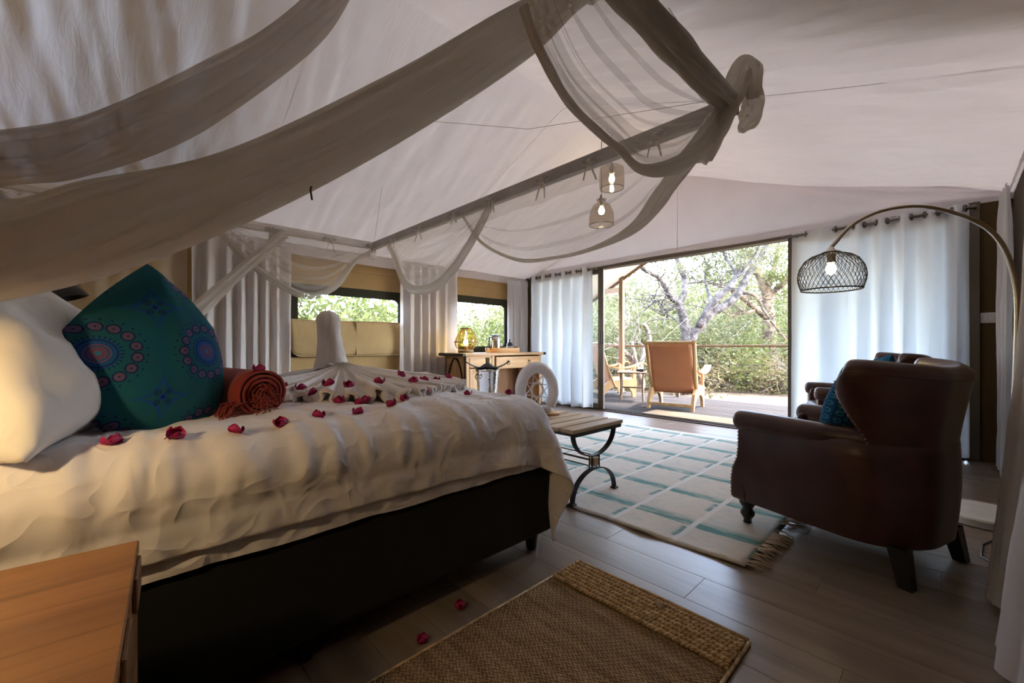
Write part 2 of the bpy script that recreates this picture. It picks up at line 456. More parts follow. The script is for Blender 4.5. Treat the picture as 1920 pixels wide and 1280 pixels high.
leafmat('leaf_dry', (0.1368, 0.1044, 0.0504), (0.1944, 0.1440, 0.0720), (0.1152, 0.1152, 0.0432))
leafmat('leaf_acacia', (0.0684, 0.0792, 0.0288), (0.1080, 0.1152, 0.0468), (0.1512, 0.1296, 0.0648))

# ------------------------------------------------------------------ the tent: room shell
U0, U1 = -0.95, 5.15      # head wall, door wall
V0, V1 = -0.35, 5.05      # right wall, window wall
VR, ZR = 2.35, 3.10       # ridge
def zceil(v):
    if v >= VR: t = (v-VR)/(V1-VR); return lerp(ZR, 2.08, t) - 0.05*math.sin(PI*t)
    t = (VR-v)/(VR-V0); return lerp(ZR, 2.15, t) - 0.06*math.sin(PI*t)
def zfly(v): return 3.68 - abs(v-VR)*0.526

fl = struct(MB().box(U0-0.05, U1+0.05, V0-0.1, V1+0.1, -0.10, -0.008).build('floor', 'dark_panel'), 'grey brown wooden plank floor')
pw_, pl_ = 0.192, 1.28
pm = MB().box(-pw_/2+0.0005, pw_/2-0.0005, -pl_/2+0.0005, pl_/2-0.0005, -0.010, 0.0, 0.0008).mesh('plank', 'floor_wood')
u = U0 + pw_/2; row = 0
while u < U1 + 0.02:
    v = V0 + pl_*((row*0.37) % 1.0) - pl_/2
    while v < V1 + pl_/2:
        lo, hi = max(V0-0.08, v-pl_/2), min(V1+0.08, v+pl_/2)
        if hi-lo > 0.05:
            link('plank', pm, fl, None, (u, (lo+hi)/2, 0), None, (1, (hi-lo)/pl_, 1))
        v += pl_
    u += pw_; row += 1

# roof lining with soft sag and wrinkles that run from ridge to eave
nu_, nv_ = 240, 90
arr = np.zeros((nu_+1, nv_+1, 3))
for i in range(nu_+1):
    uu = lerp(U0, U1, i/nu_)
    for j in range(nv_+1):
        vv = lerp(V0, V1, j/nv_)
        e = min(1.0, abs(vv-VR)*2.2)*min(1.0, min(vv-V0, V1-vv)*3+0.15)
        sk = (vv-VR)*0.10
        wv_ = 0.024*fbm((uu+sk)*4.2, vv*0.55, 3.1, 3) + 0.016*(1-abs(nz((uu-sk*1.6)*7.0, vv*0.5, 9.0))*2.4)
        if vv < VR: wv_ = wv_*1.45 + 0.012*max(0.0, 1-abs(nz((uu+0.22*vv)*5.0, vv*0.35, 1.0))*4.5)**2
        big = 0.030*nz(uu*0.9, vv*0.8, 5.0)
        arr[i, j] = (uu, vv, zceil(vv) + e*(wv_ + big))
ceil = struct(MB().grid(arr[:, ::-1]).build('ceiling', 'liner', None, 180), 'white cotton roof lining of the tent with soft wrinkles')
# sewn seams on the lining
for us in (0.9, 2.9):
    MB().tube([(us, v, zceil(v)+0.004) for v in np.linspace(V0+0.05, V1-0.05, 40)], 0.002, 5).build('seam', 'liner', ceil, 180)
# gable cloth over the door
arr = np.zeros((91, 25, 3))
for i in range(91):
    vv = lerp(V0, V1, i/90)
    for j in range(25):
        t = j/24; z0 = 2.12 + 0.008*math.sin(vv*3); z1 = zceil(vv)+0.10
        f = math.sin(PI*t)*0.035*fbm((vv-VR)/(1.15-t*0.85)*0.9, t*0.7, 2.2, 2) + 0.045*math.sin(PI*t)**2*sstep(0.0, 1.2, VR-vv)*math.sin(4+ (vv*0.9+t*2.4)*2.6)*0.5
        arr[i, j] = (U1-0.03-0.02*math.sin(PI*t)+f, vv, lerp(z0, z1, t))
gab = struct(MB().grid(arr).build('wall_gable', 'gable_cloth', None, 180), 'lilac white gable cloth above the sliding door')
MB().tube([(U1-0.06, VR, 2.15), (U1-0.06, VR, 2.6), (U1-0.06, VR, ZR-0.05)], 0.003, 5).build('seam', 'liner', gab, 180)
# hems where the lining meets the walls
for nm, vv, sg, zt, zb in (('trim_1', V1-0.03, 1, 2.12, 1.965), ('trim_2', V0+0.03, -1, 2.17, 2.07)):
    a = np.zeros((120, 5, 3))
    for i in range(120):
        uu = lerp(U0, U1-0.02, i/119)
        for j in range(5):
            a[i, j] = (uu, vv - sg*(0.012*fbm(uu*5, j*0.4, 4)*j/4 + 0.01*j/4), lerp(zt, zb+0.012*math.sin(uu*1.9), j/4))
    struct(MB().grid(a).build(nm, 'liner', None, 180), 'white hem of the roof lining above the ' + ('window wall' if sg > 0 else 'side wall'))

# window wall with two openings
WIN = [(1.44, 2.72, 0.92, 1.55), (3.52, 4.64, 0.92, 1.605)]
wl = MB()
us = [U0, WIN[0][0], WIN[0][1], WIN[1][0], WIN[1][1], U1]
wl.box(us[0], us[1], V1, V1+0.02, 0, 2.12); wl.box(us[2], us[3], V1, V1+0.02, 0, 2.12); wl.box(us[4], us[5], V1, V1+0.02, 0, 2.12)
for (a, b, c, d) in WIN: wl.box(a, b, V1, V1+0.02, 0, c); wl.box(a, b, V1, V1+0.02, d, 2.12)
wall_l = struct(wl.build('wall_left', 'tan_canvas'), 'tan canvas tent wall with roll up windows')
for zz in (0.62, 1.86): MB().box(U0, U1, V1-0.006, V1+0.001, zz, zz+0.02, 0.002).build('seam', 'tan_canvas', wall_l)
def rrect(a, b, c, d, r, n=8):
    p = []
    for cx, cz, a0 in ((b-r, d-r, 0), (a+r, d-r, PI/2), (a+r, c+r, PI), (b-r, c+r, 1.5*PI)):
        for k in range(n+1): q = a0+PI/2*k/n; p.append((cx+r*math.cos(q), cz+r*math.sin(q)))
    return p
for k, (a, b, c, d) in enumerate(WIN):
    w = thing('window_%d' % (k+1), ('dark framed tent window with its canvas flap folded down', 'dark framed tent window above the writing desk')[k], 'window', ((a+b)/2, V1, c)); w['kind'] = 'structure'
    ow, oh = (b-a)/2, d-c
    ins = rrect(-ow+0.02, ow-0.02, 0.02, oh-0.0, 0.075); otr = rrect(-ow-0.09, ow+0.09, -0.1, oh+0.105, 0.02)
    m = MB(); n = len(ins)
    m.v = [(x, -0.012, z) for x, z in otr] + [(x, -0.012, z) for x, z in ins] + [(x, 0.02, z) for x, z in ins]
    m.f = [(i, (i+1) % n, n+(i+1) % n, n+i) for i in range(n)] + [(n+i, n+(i+1) % n, 2*n+(i+1) % n, 2*n+i) for i in range(n)]
    m.build('window_frame', 'olive_band', w)
    MB().add([(-ow, 0.015, 0), (ow, 0.015, 0), (ow, 0.015, oh), (-ow, 0.015, oh)], [(0, 1, 2, 3)]).build('fly_screen', 'screen_mesh', w)
    # canvas flap that folds down
    if k == 0:
        g = np.zeros((41, 17, 3)); lo, hi = -ow-0.075, ow+0.10
        for i in range(41):
            for j in range(17):
                x = lerp(lo, hi, i/40); t = j/16
                zt = 0.325 - 0.006*math.sin(i*0.16)*(1-t); zb = -0.09
                rr = 0.13
                if x < lo+rr: zb += rr-math.sqrt(max(0, rr*rr-(lo+rr-x)**2))
                g[i, j] = (x, -0.035-0.05*math.sin(PI*t)**0.7*(0.75+0.35*nz(x*2.2, t*1.3))-0.012*t, lerp(zt, zb, t))
        m = MB().grid(g[:, ::-1]); fo = m.build('window_flap', 'tan_flap', w, 180)
        md = fo.modifiers.new('thick', 'SOLIDIFY'); md.thickness = 0.008
        MB().tube([tuple(q) for q in g[:, 0]] , 0.006, 6).build('flap_hem', 'tan_flap', fo, 180)
        MB().tube([tuple(q) for q in g[:, -1]], 0.007, 6).build('flap_hem', 'tan_flap', fo, 180)
        MB().box(0.02, 0.034, -0.075, -0.05, -0.085, 0.33, 0.002).build('flap_seam', 'tan_flap', fo)
# head wall and side wall
wb = struct(MB().box(U0-0.02, U0, V0, V1, 0, 2.12).add([(U0, V0, 2.1), (U0, V1, 2.1), (U0, VR, ZR+0.1)], [(0, 1, 2)]).build('wall_back', 'tan_canvas'), 'tan canvas wall behind the bed head')
for k in range(7): MB().box(U0+0.01, U0+0.03, 4.15+0.11*k, 4.23+0.11*k, 1.6, 2.0, 0.004).build('slat', 'pine_up', wb)
wr_ = struct(MB().box(U0, U1, V0-0.02, V0, 0, 2.16).build('wall_right', 'brown_canvas'), 'brown canvas side wall behind the armchairs')

# door wall: canvas beside the door, aluminium sliding door
wf = MB()
wf.box(U1, U1+0.02, V0, -0.10, 0, 2.14); wf.box(U1, U1+0.02, 4.90, V1, 0, 2.14); wf.box(U1, U1+0.02, V0, V1, 2.16, 2.20)
wallf = struct(wf.build('wall_front', 'brown_canvas'), 'brown canvas strip of the door wall')
MB().box(U1-0.05, U1+0.02, -0.175, -0.105, 0, 2.13, 0.004).build('pillar', 'aluminium', wallf)
MB().box(U1-0.04, U1+0.03, 4.90, 4.96, 0, 2.13, 0.004).build('pillar', 'aluminium', wallf)
dr = thing('door_1', 'wide bronze aluminium sliding door standing open to the deck', 'door', (U1, 0, 0)); dr['kind'] = 'structure'
MB().box(-0.03, 0.11, -0.10, 4.90, 2.08, 2.145, 0.004).build('header', 'aluminium', dr)
MB().box(-0.04, 0.12, -0.10, 4.90, -0.004, 0.014, 0.003).build('threshold', 'aluminium', dr)
for x in (0.0, 0.045, 0.09): MB().box(x-0.004, x+0.004, -0.1, 4.9, 0.014, 0.026, 0.001).build('track', 'aluminium', dr)
def leaf(v0, v1, x):
    e = 0.082
    for a, b in ((v0, v0+e), (v1-e, v1)): MB().box(x-0.018, x+0.018, a, b, 0.026, 2.08, 0.003).build('stile', 'aluminium', dr)
    for a, b in ((0.026, 0.10), (2.02, 2.08)): MB().box(x-0.017, x+0.017, v0+e, v1-e, a, b, 0.003).build('door_rail', 'aluminium', dr)
    MB().box(x-0.004, x+0.004, v0+e, v1-e, 0.10, 2.02).build('pane', 'pane_glass', dr)
leaf(3.475, 4.86, 0.0); leaf(3.52, 4.88, 0.045); leaf(-0.09, 1.175, 0.0); leaf(-0.09, 1.13, 0.045)
MB().box(-0.045, -0.015, 3.49, 3.515, 0.98, 1.16, 0.006).build('handle', 'iron', dr)

# outer fly roof that also shades the deck
UF = 7.8
g = np.zeros((30, 41, 3))
for i in range(30):
    for j in range(41):
        vv = lerp(-1.15, 5.85, j/40); uu = lerp(-1.4, UF, i/29)
        g[i, j] = (uu, vv, zfly(vv) - 0.02*math.sin(PI*i/29*3)**2)
fly = struct(MB().grid(g[:, ::-1]).build('roof_fly', 'fly_canvas', None, 60), 'tan canvas fly roof stretched over tent and deck')
g = np.zeros((12, 41, 3))      # unseen opaque sheet above the fly, added to darken the rear and right ceiling
for i in range(12):
    for j in range(41):
        vv = lerp(-1.0, 5.7, j/40); g[i, j] = (lerp(-1.35, 0.85+1.8*sstep(2.1, -0.3, vv)+0.1*math.sin(vv*1.3), i/11), vv, zfly(vv)+0.04)
MB().grid(g[:, ::-1]).build('shade_blocker', 'blocker_green', fly, 60)
for vv in (VR, 4.0, 0.7):
    MB().tube([(-1.3, vv, zfly(vv)-0.035), (UF-0.02, vv, zfly(vv)-0.035)], 0.03, 8).build('roof_pole', 'post_wood', fly, 60)
for a, b in ((VR, 5.8), (VR, -1.1)):
    MB().tube([(UF-0.04, a, zfly(a)-0.05), (UF-0.04, b, zfly(b)-0.05)], 0.035, 8).build('rafter', 'post_wood', fly, 60)

# ------------------------------------------------------------------ outside: deck, ground
dk = struct(MB().box(U1+0.13, 8.15, -2.2, 7.0, -0.30, -0.10).build('deck', 'dark_panel'), 'raised wooden deck outside the door')
bm_ = MB().box(-0.0660, 0.0660, -4.6, 4.6, -0.10, -0.05, 0.004).mesh('board', 'deck_wood')
for k in range(19):
    link('board', bm_, dk, None, (U1+0.21+0.146*k, 2.4+0.0*k, 0))
g = np.zeros((60, 60, 3))
for i in range(60):
    for j in range(60):
        q = (i/59)**2; uu = -12 + 100*i/59; vv = -45 + 110*j/59
        near = sstep(9, 14, math.hypot(max(0, uu), max(0, abs(vv-2.5)-3)))
        far = sstep(22, 75, math.hypot(uu, vv))
        g[i, j] = (uu, vv, -0.34 + near*0.10*fbm(uu*0.25, vv*0.25) + far*1.6)
struct(MB().grid(g).build('ground', 'sand', None, 180), 'sandy ground of the bush beyond the deck')

# posts and rail of the deck
for (x, y, zt, lb) in ((UF-0.05, 4.785, 2.42, 'brown post of the fly roof rising beyond the small side table'), (UF-0.05, -0.6, 2.42, 'brown post of the fly roof behind the white door curtain')):
    t = thing('roof_post', lb, 'post', (x, y, -0.05), 0, 'posts of the fly roof')
    MB().box(-0.045, 0.045, -0.045, 0.045, 0, zt+0.05, 0.006).build('shaft', 'post_wood', t)
    MB().box(-0.07, 0.07, -0.07, 0.07, 0, 0.02, 0.004).build('foot_plate', 'iron', t)
    MB().box(-0.03, 0.03, 0.0 if y > 1 else -0.9, 0.9 if y > 1 else 0.0, 2.14, 2.24, 0.004).build('tie_beam', 'beam_white', t)
t = thing('deck_rail', 'thin brown top rail along the edge of the deck', 'railing', (UF+0.12, 0, -0.05))
MB().box(-0.03, 0.03, -2.2, 7.0, 0.975, 1.015, 0.006).build('top_rail', 'post_wood', t)
for v in (-1.2, 0.3, 3.64, 5.5): MB().box(-0.028, 0.028, v-0.028, v+0.028, 0, 0.975, 0.004).build('rail_post', 'post_wood', t)
for z in (0.35, 0.66): MB().tube([(0, -2.2, z), (0, 7.0, z)], 0.003, 5).build('wire', 'iron', t)

# ------------------------------------------------------------------ outside: trees and bushes
def leaves(mb, centre, rad, n, size, rng, flatten=1.0, thin=0.45):
    c = np.array(centre)
    d = rng.normal(size=(n, 3)); d /= np.linalg.norm(d, axis=1)[:, None]
    r = rng.random(n)**0.45
    p = c + d*r[:, None]*np.array(rad)
    a = rng.normal(size=(n, 3)); a[:, 2] *= flatten; a /= np.linalg.norm(a, axis=1)[:, None]
    b = np.cross(a, rng.normal(size=(n, 3))); b /= np.linalg.norm(b, axis=1)[:, None]
    s = size*(0.6+0.8*rng.random(n))[:, None]
    q = np.stack([p-a*s, p+b*s*thin, p+a*s, p-b*s*thin], 1).reshape(-1, 3)
    o = len(mb.v); mb.v.extend(map(tuple, q.tolist())); mb.f.extend([(o+4*i, o+4*i+1, o+4*i+2, o+4*i+3) for i in range(n)])
def branch(mb, pts, r0, r1, n=9, wob=0.12):
    sp = spline(pts, max(6, len(pts)*5)); k = len(sp)
    rs = [lerp(r0, r1, i/(k-1))*(1+wob*nz(i*0.7, r0*50)) for i in range(k)]
    mb.tube([(p[0]+wob*r0*nz(i*0.5, 1), p[1]+wob*r0*nz(i*0.5, 7), p[2]) for i, p in enumerate(sp)], rs, n)
    return sp
TREE_A = [
  ([(10.97,4.76,-.64),(10.96,4.77,.21),(10.94,4.79,1.06),(10.9,4.83,1.52),(10.81,4.91,1.94),(10.77,4.94,2.11)],0.145,0.105),
  ([(10.77,4.94,2.11),(10.44,4.99,2.21),(10.14,4.99,2.44),(9.81,5.03,2.68),(9.15,5.11,2.84),(8.76,5.2,3.19)],0.087,0.043),
  ([(10.77,4.94,2.0),(10.88,4.85,2.32),(11.0,4.87,2.71),(10.91,4.95,2.99),(10.93,5.07,3.37),(11.06,5.22,4.0)],0.093,0.056),
  ([(11.0,4.73,.21),(11.02,4.71,1.09),(11.16,4.57,1.43),(11.41,4.34,1.83),(11.66,4.11,2.0),(11.91,3.86,2.32),(12.12,3.67,2.83),(12.32,3.47,3.26),(12.47,3.34,3.64),(12.83,3.27,4.24)],0.139,0.074),
  ([(11.06,4.53,1.46),(11.1,4.22,2.02),(11.32,3.87,2.44),(11.48,3.72,2.74),(11.72,3.5,3.06),(11.88,3.35,3.41),(11.97,3.26,3.92)],0.099,0.050),
  ([(11.48,3.72,2.74),(11.57,3.92,3.08),(11.63,4.13,3.47),(11.73,4.31,3.95)],0.058,0.031),
  ([(11.1,4.22,2.06),(11.53,4.5,2.51),(11.8,4.66,2.84),(12.15,4.74,3.2),(12.27,4.9,3.58),(12.4,5.05,4.06)],0.046,0.025),
  ([(10.9,4.83,2.62),(11.43,4.87,2.68),(12.14,4.75,2.77),(12.86,4.62,2.69),(13.12,4.51,2.66)],0.035,0.031),
  ([(10.44,4.99,2.21),(9.97,5.02,2.3),(9.64,5.06,2.09),(9.43,5.12,1.87)],0.029,0.012),
  ([(10.77,4.94,2.0),(10.36,5.06,2.03),(10.1,5.17,2.04),(9.92,5.21,2.11)],0.017,0.012),
  ([(10.1,5.17,2.04),(10.11,5.02,1.85),(10.21,4.92,1.63)],0.014,0.007)]
TREE_B = [
  ([(16.07,4.06,-.92),(16.0,4.12,.01),(15.97,4.15,.79),(15.92,4.2,1.85),(15.89,4.22,2.55),(15.76,4.35,3.17),(15.61,4.5,3.56),(15.45,4.64,4.16)],0.244,0.124),
  ([(15.91,4.21,2.54),(15.84,4.0,2.78),(15.84,3.73,3.0),(15.98,3.32,3.33)],0.104,0.062),
  ([(15.92,4.2,1.85),(15.11,4.41,2.23),(14.38,4.55,2.51),(13.92,4.71,2.76)],0.116,0.062),
  ([(15.89,4.22,2.45),(16.16,4.25,3.11),(16.52,4.18,3.69),(16.86,4.13,4.48)],0.116,0.056),
  ([(13.92,4.71,2.76),(13.65,4.28,2.56),(13.82,3.98,2.43),(13.87,3.8,2.04),(13.94,3.59,1.64),(14.09,3.32,1.2),(14.14,3.13,.95)],0.058,0.025),
  ([(15.11,4.41,2.1),(14.6,4.62,1.99),(14.11,4.81,1.9)],0.058,0.025)]
TREE_C = [([(23.9,7.63,-.4),(23.93,7.63,.89),(23.91,7.65,1.52),(23.83,7.72,1.97),(23.73,7.82,2.31)],.2,.1),([(23.91,7.65,1.52),(24.05,7.51,1.97),(24.18,7.39,2.31)],.12,.06)]
DEAD = [
  ([(8.9,5.5,-.36),(8.75,5.49,1.05),(9.11,5.42,1.58),(9.21,5.59,2.13)],.045,.015),
  ([(8.67,5.01,-.43),(8.76,4.93,.25),(8.65,5.03,.56),(8.51,5.17,.8),(8.31,5.35,.99)],.09,.04),
  ([(8.67,5.01,-.3),(8.71,4.83,.07),(8.62,4.92,.44),(8.58,4.96,.74),(8.62,5.05,1.05)],.07,.03),
  ([(8.51,5.17,.8),(8.75,5.49,.86),(8.89,5.35,.73)],.05,.03),
  ([(8.7,4.9,.3),(9.0,4.97,.8),(9.29,4.97,1.05),(9.23,5.03,1.38),(9.17,5.09,1.47)],.06,.05)]
def tree(name, label, br, bark, leafm, clusters, seed, nleaf=500, size=0.05, extra=14, loc=(0,0,0)):
    rng = np.random.default_rng(seed); rd = random.Random(seed)
    base = br[0][0][0]
    t = thing(name, label, 'tree', (base[0], base[1], base[2]), 0, 'trees beyond the deck')
    tips = []
    for i, (pts, r0, r1) in enumerate(br):
        m = MB(); sp = branch(m, [(p[0]-base[0], p[1]-base[1], p[2]-base[2]) for p in pts], r0, r1)
        m.build('trunk' if i == 0 else 'branch', bark, t, 180)
        if i > 0: tips.append((sp[-1], sp[-2]))
        # twigs leaving the limb
        tw = MB(); cnt = 0
        for _ in range(extra if i else 3):
            k = rd.randrange(len(sp)//3, len(sp)); a = sp[k]; L = rd.uniform(0.4, 1.1)
            d = np.array([rd.gauss(0, 1), rd.gauss(0, 1), rd.gauss(0.35, 0.7)]); d /= np.linalg.norm(d)
            pts2 = [a, a+d*L*0.4+np.array([0, 0, 0.05]), a+d*L*0.75+np.array([rd.gauss(0, .1), rd.gauss(0, .1), rd.gauss(0, .1)]), a+d*L]
            tw.tube([tuple(q) for q in pts2], [0.016, 0.012, 0.008, 0.004], 4); cnt += 1
            tips.append((pts2[-1], pts2[1]))
        o = tw.build('twigs', bark, t, 180); o['kind'] = 'stuff'
    m = MB()
    for a, b in tips:
        if a[2]+base[2] > 2.75: leaves(m, tuple(a), (0.34, 0.34, 0.2), nleaf//6, size, rng)
    for (c, rad, n) in clusters: leaves(m, (c[0]-base[0], c[1]-base[1], c[2]-base[2]), rad, n, size, rng)
    o = m.build('foliage', leafm, t); o['kind'] = 'stuff'
    return t
tree('acacia_tree', 'forked grey acacia with thick leaning limbs right behind the deck chair', TREE_A, 'bark_grey', 'leaf_acacia',
     [((9.3, 5.0, 3.3), (0.9, 0.6, 0.5), 700), ((10.6, 5.2, 3.8), (1.2, 0.9, 0.45), 700), ((12.3, 3.6, 4.0), (1.3, 0.9, 0.6), 1100), ((11.6, 4.5, 3.6), (0.9, 0.7, 0.5), 500), ((13.0, 4.4, 3.4), (1.2, 0.9, 0.7), 900)], 3, 420, 0.035)
tree('acacia_tree', 'straight pale trunked acacia beside the door frame, farther than the forked one', TREE_B, 'bark_warm', 'leaf_green',
     [((15.4, 4.6, 4.2), (1.6, 1.2, 0.7), 1200), ((16.8, 3.6, 3.9), (1.4, 1.0, 0.8), 1000), ((14.3, 4.6, 3.3), (0.8, 0.7, 0.5), 450), ((17.0, 5.4, 3.3), (1.8, 1.3, 1.2), 1800), ((17.2, 3.4, 2.6), (1.3, 1.2, 1.0), 1200)], 5, 420, 0.045)
tree('acacia_tree', 'small slim distant acacia between the two big trunks', TREE_C, 'bark_grey', 'leaf_acacia', [((23.9, 7.6, 3.0), (1.6, 1.5, 0.6), 900)], 8, 300, 0.07, 5)
base = DEAD[0][0][0]
t = thing('dead_shrub', 'tangle of bare grey dry branches behind the side table', 'shrub', base)
rd = random.Random(4)
for i, (pts, a, b) in enumerate(DEAD):
    m = MB(); sp = branch(m, [tuple(np.array(p)-np.array(base)) for p in pts], a, b, 7); m.build('branch', 'dry_wood', t, 180)
    m = MB()
    for _ in range(14):
        q = sp[rd.randrange(3, len(sp))]; d = np.array([rd.gauss(0, 1), rd.gauss(0, 1), rd.gauss(0.2, 0.8)]); L = rd.uniform(0.3, 0.9)
        m.tube([tuple(q), tuple(q+d*L*0.4), tuple(q+d*L*0.7+np.array([0.05, 0.04, -0.05]))], [0.012, 0.008, 0.003], 4)
    o = m.build('twigs', 'dry_wood', t, 180); o['kind'] = 'stuff'
# bushes: a few shapes, many copies
def bush_meshes(seed, leafm, n, size, w, h, lobes):
    rng = np.random.default_rng(seed); m = MB(); s = MB()
    for k in range(lobes):
        c = (rng.normal()*w*0.42, rng.normal()*w*0.42, h*(0.25+0.6*rng.random()))
        leaves(m, c, (w*0.42, w*0.42, h*0.34), n//lobes, size, rng)
        s.tube([(rng.normal()*0.05, rng.normal()*0.05, 0), (c[0]*0.5, c[1]*0.5, c[2]*0.6), c], [0.02, 0.014, 0.006], 4)
        for _ in range(3):
            e = (c[0]+rng.normal()*w*0.3, c[1]+rng.normal()*w*0.3, c[2]+rng.normal()*h*0.25+0.1)
            s.tube([(c[0]*0.5, c[1]*0.5, c[2]*0.6), ((c[0]+e[0])/2, (c[1]+e[1])/2, (c[2]+e[2])/2+0.05), e], [0.011, 0.008, 0.003], 4)
    return m.mesh('foliage', leafm), s.mesh('stems', 'dry_wood', 180)
BUSH = [bush_meshes(11, 'leaf_green', 2600, 0.055, 1.5, 1.7, 8), bush_meshes(12, 'leaf_dry', 1300, 0.05, 1.7, 1.4, 9), bush_meshes(13, 'leaf_bright', 3000, 0.06, 1.6, 2.0, 8),
        bush_meshes(14, 'leaf_dry', 900, 0.045, 1.5, 1.0, 9), bush_meshes(15, 'leaf_acacia', 2200, 0.06, 2.0, 2.2, 9), bush_meshes(16, 'leaf_green', 900, 0.035, 0.6, 0.8, 5)]
BL = ['green leafy bush standing in the savanna beyond the deck', 'dry tan thorn bush standing in the savanna beyond the deck', 'bright green bush growing outside the tent windows',
      'low dry scrub on the sandy ground beyond the deck', 'tall grey green thicket far beyond the deck', 'small green shrub on the sand between the trees']
def bush(kind, x, y, s, r, z=-0.42, label=None):
    t = thing('bush', label or BL[kind], 'bush', (x, y, z), r, (label or BL[kind]).replace(' bush ', ' bushes ').replace(' thicket ', ' thickets '))
    t.scale = (s, s, s)
    f, st = BUSH[kind]
    link('foliage', f, t, 'stuff'); link('stems', st, t, 'stuff')
rd = random.Random(21)
for k in range(34):   # outside the window wall
    kd = 2 if rd.random() < 0.75 else 0
    bush(kd, rd.uniform(-0.5, 10.5), rd.uniform(8.3, 13.0), rd.uniform(0.9, 1.35), rd.uniform(0, 6.3), -0.42, None if kd == 2 else 'darker green bush growing outside the tent windows')
for k in range(74):   # in front of the deck, by distance
    d = 13.5 + 20*rd.random()**1.3; a = rd.uniform(-0.02, 0.75)
    kind = rd.choice([1, 1, 4, 0, 4, 1, 3]); s = rd.uniform(0.9, 1.4)*(1+max(0, d-17)*0.05)
    if 0.14 < a < 0.27 and d < 19 and kind == 4: kind = 3
    bush(kind, d*math.cos(a), d*math.sin(a), s, rd.uniform(0, 6.3))
for k in range(26):
    d = rd.uniform(32, 46); a = rd.uniform(-0.05, 0.8); bush(rd.choice([4, 4, 0, 1]), d*math.cos(a), d*math.sin(a), rd.uniform(2.4, 3.6), rd.uniform(0, 6.3), 0.0)
for (x, y, kk, s) in ((9.6, 6.6, 0, 0.8), (9.0, 7.6, 2, 1.0), (10.4, 6.6, 1, 1.0), (11.3, 5.9, 1, 1.0), (12.6, 5.3, 3, 1.1), (13.2, 3.0, 3, 0.9), (14.2, 2.1, 1, 1.0), (12.4, 6.5, 4, 0.9), (10.0, 5.9, 3, 0.9)):
    bush(kk, x, y, s, x*3.1)
bush(5, 12.8, 3.75, 1.35, 0.4, -0.36, 'small rounded green shrub on the sand in front of the straight trunk')

# ------------------------------------------------------------------ bed
BU0, BU1, BV0, BV1 = -0.56, 1.48, 1.28, 3.10
bed = thing('bed', 'wide bed with black upholstered base and white mattress', 'bed', ((BU0+BU1)/2, (BV0+BV1)/2, 0))
hx, hy = (BU1-BU0)/2, (BV1-BV0)/2
MB().rbox((hx, hy, 0.16), 0.025, (2, 2, 2), 3, lambda p: p + Vector((0, 0, 0.245))).build('base', 'bed_black', bed, 50)
for x in (-hx+0.08, -0.05, hx-0.075):
    for y in (-hy+0.07, hy-0.07): MB().lathe([(0.0, 0.0), (0.022, 0.0), (0.026, 0.01), (0.034, 0.088), (0.0, 0.088)], 14, (x, y, 0)).build('leg', 'ebony', bed, 50)
def mat_fn(p):
    q = Vector(p); z = q.z + 0.535
    w = 0.010*fbm(q.x*6, z*9, 2.0 if q.y < 0 else 7.0)
    if abs(q.y) > hy-0.08: q.y += math.copysign(w, q.y)
    return Vector((q.x, q.y, z))
MB().rbox((hx-0.012, hy-0.012, 0.130), 0.075, (60, 40, 6), 4, mat_fn).build('mattress', 'waffle', bed, 180)
m = MB()   # ruffled edge of the fitted sheet where it is tucked in
a = np.zeros((160, 4, 3))
for i in range(160):
    uu = lerp(-hx+0.02, hx-0.03, i/159)
    for j in range(4):
        a[i, j] = (uu, -hy-0.002-0.012*(0.5+0.5*fbm(uu*11, j*0.6, 3)), lerp(0.45, 0.402+0.006*nz(uu*5), j/3))
m.grid(a).build('sheet_edge', 'linen_white', bed, 180)
MB().rbox((0.05, hy+0.1, 0.60), 0.03, (1, 4, 4), 3, lambda p: p + Vector((-hx-0.055, 0, 0.62))).build('headboard', 'bed_black', bed, 50)

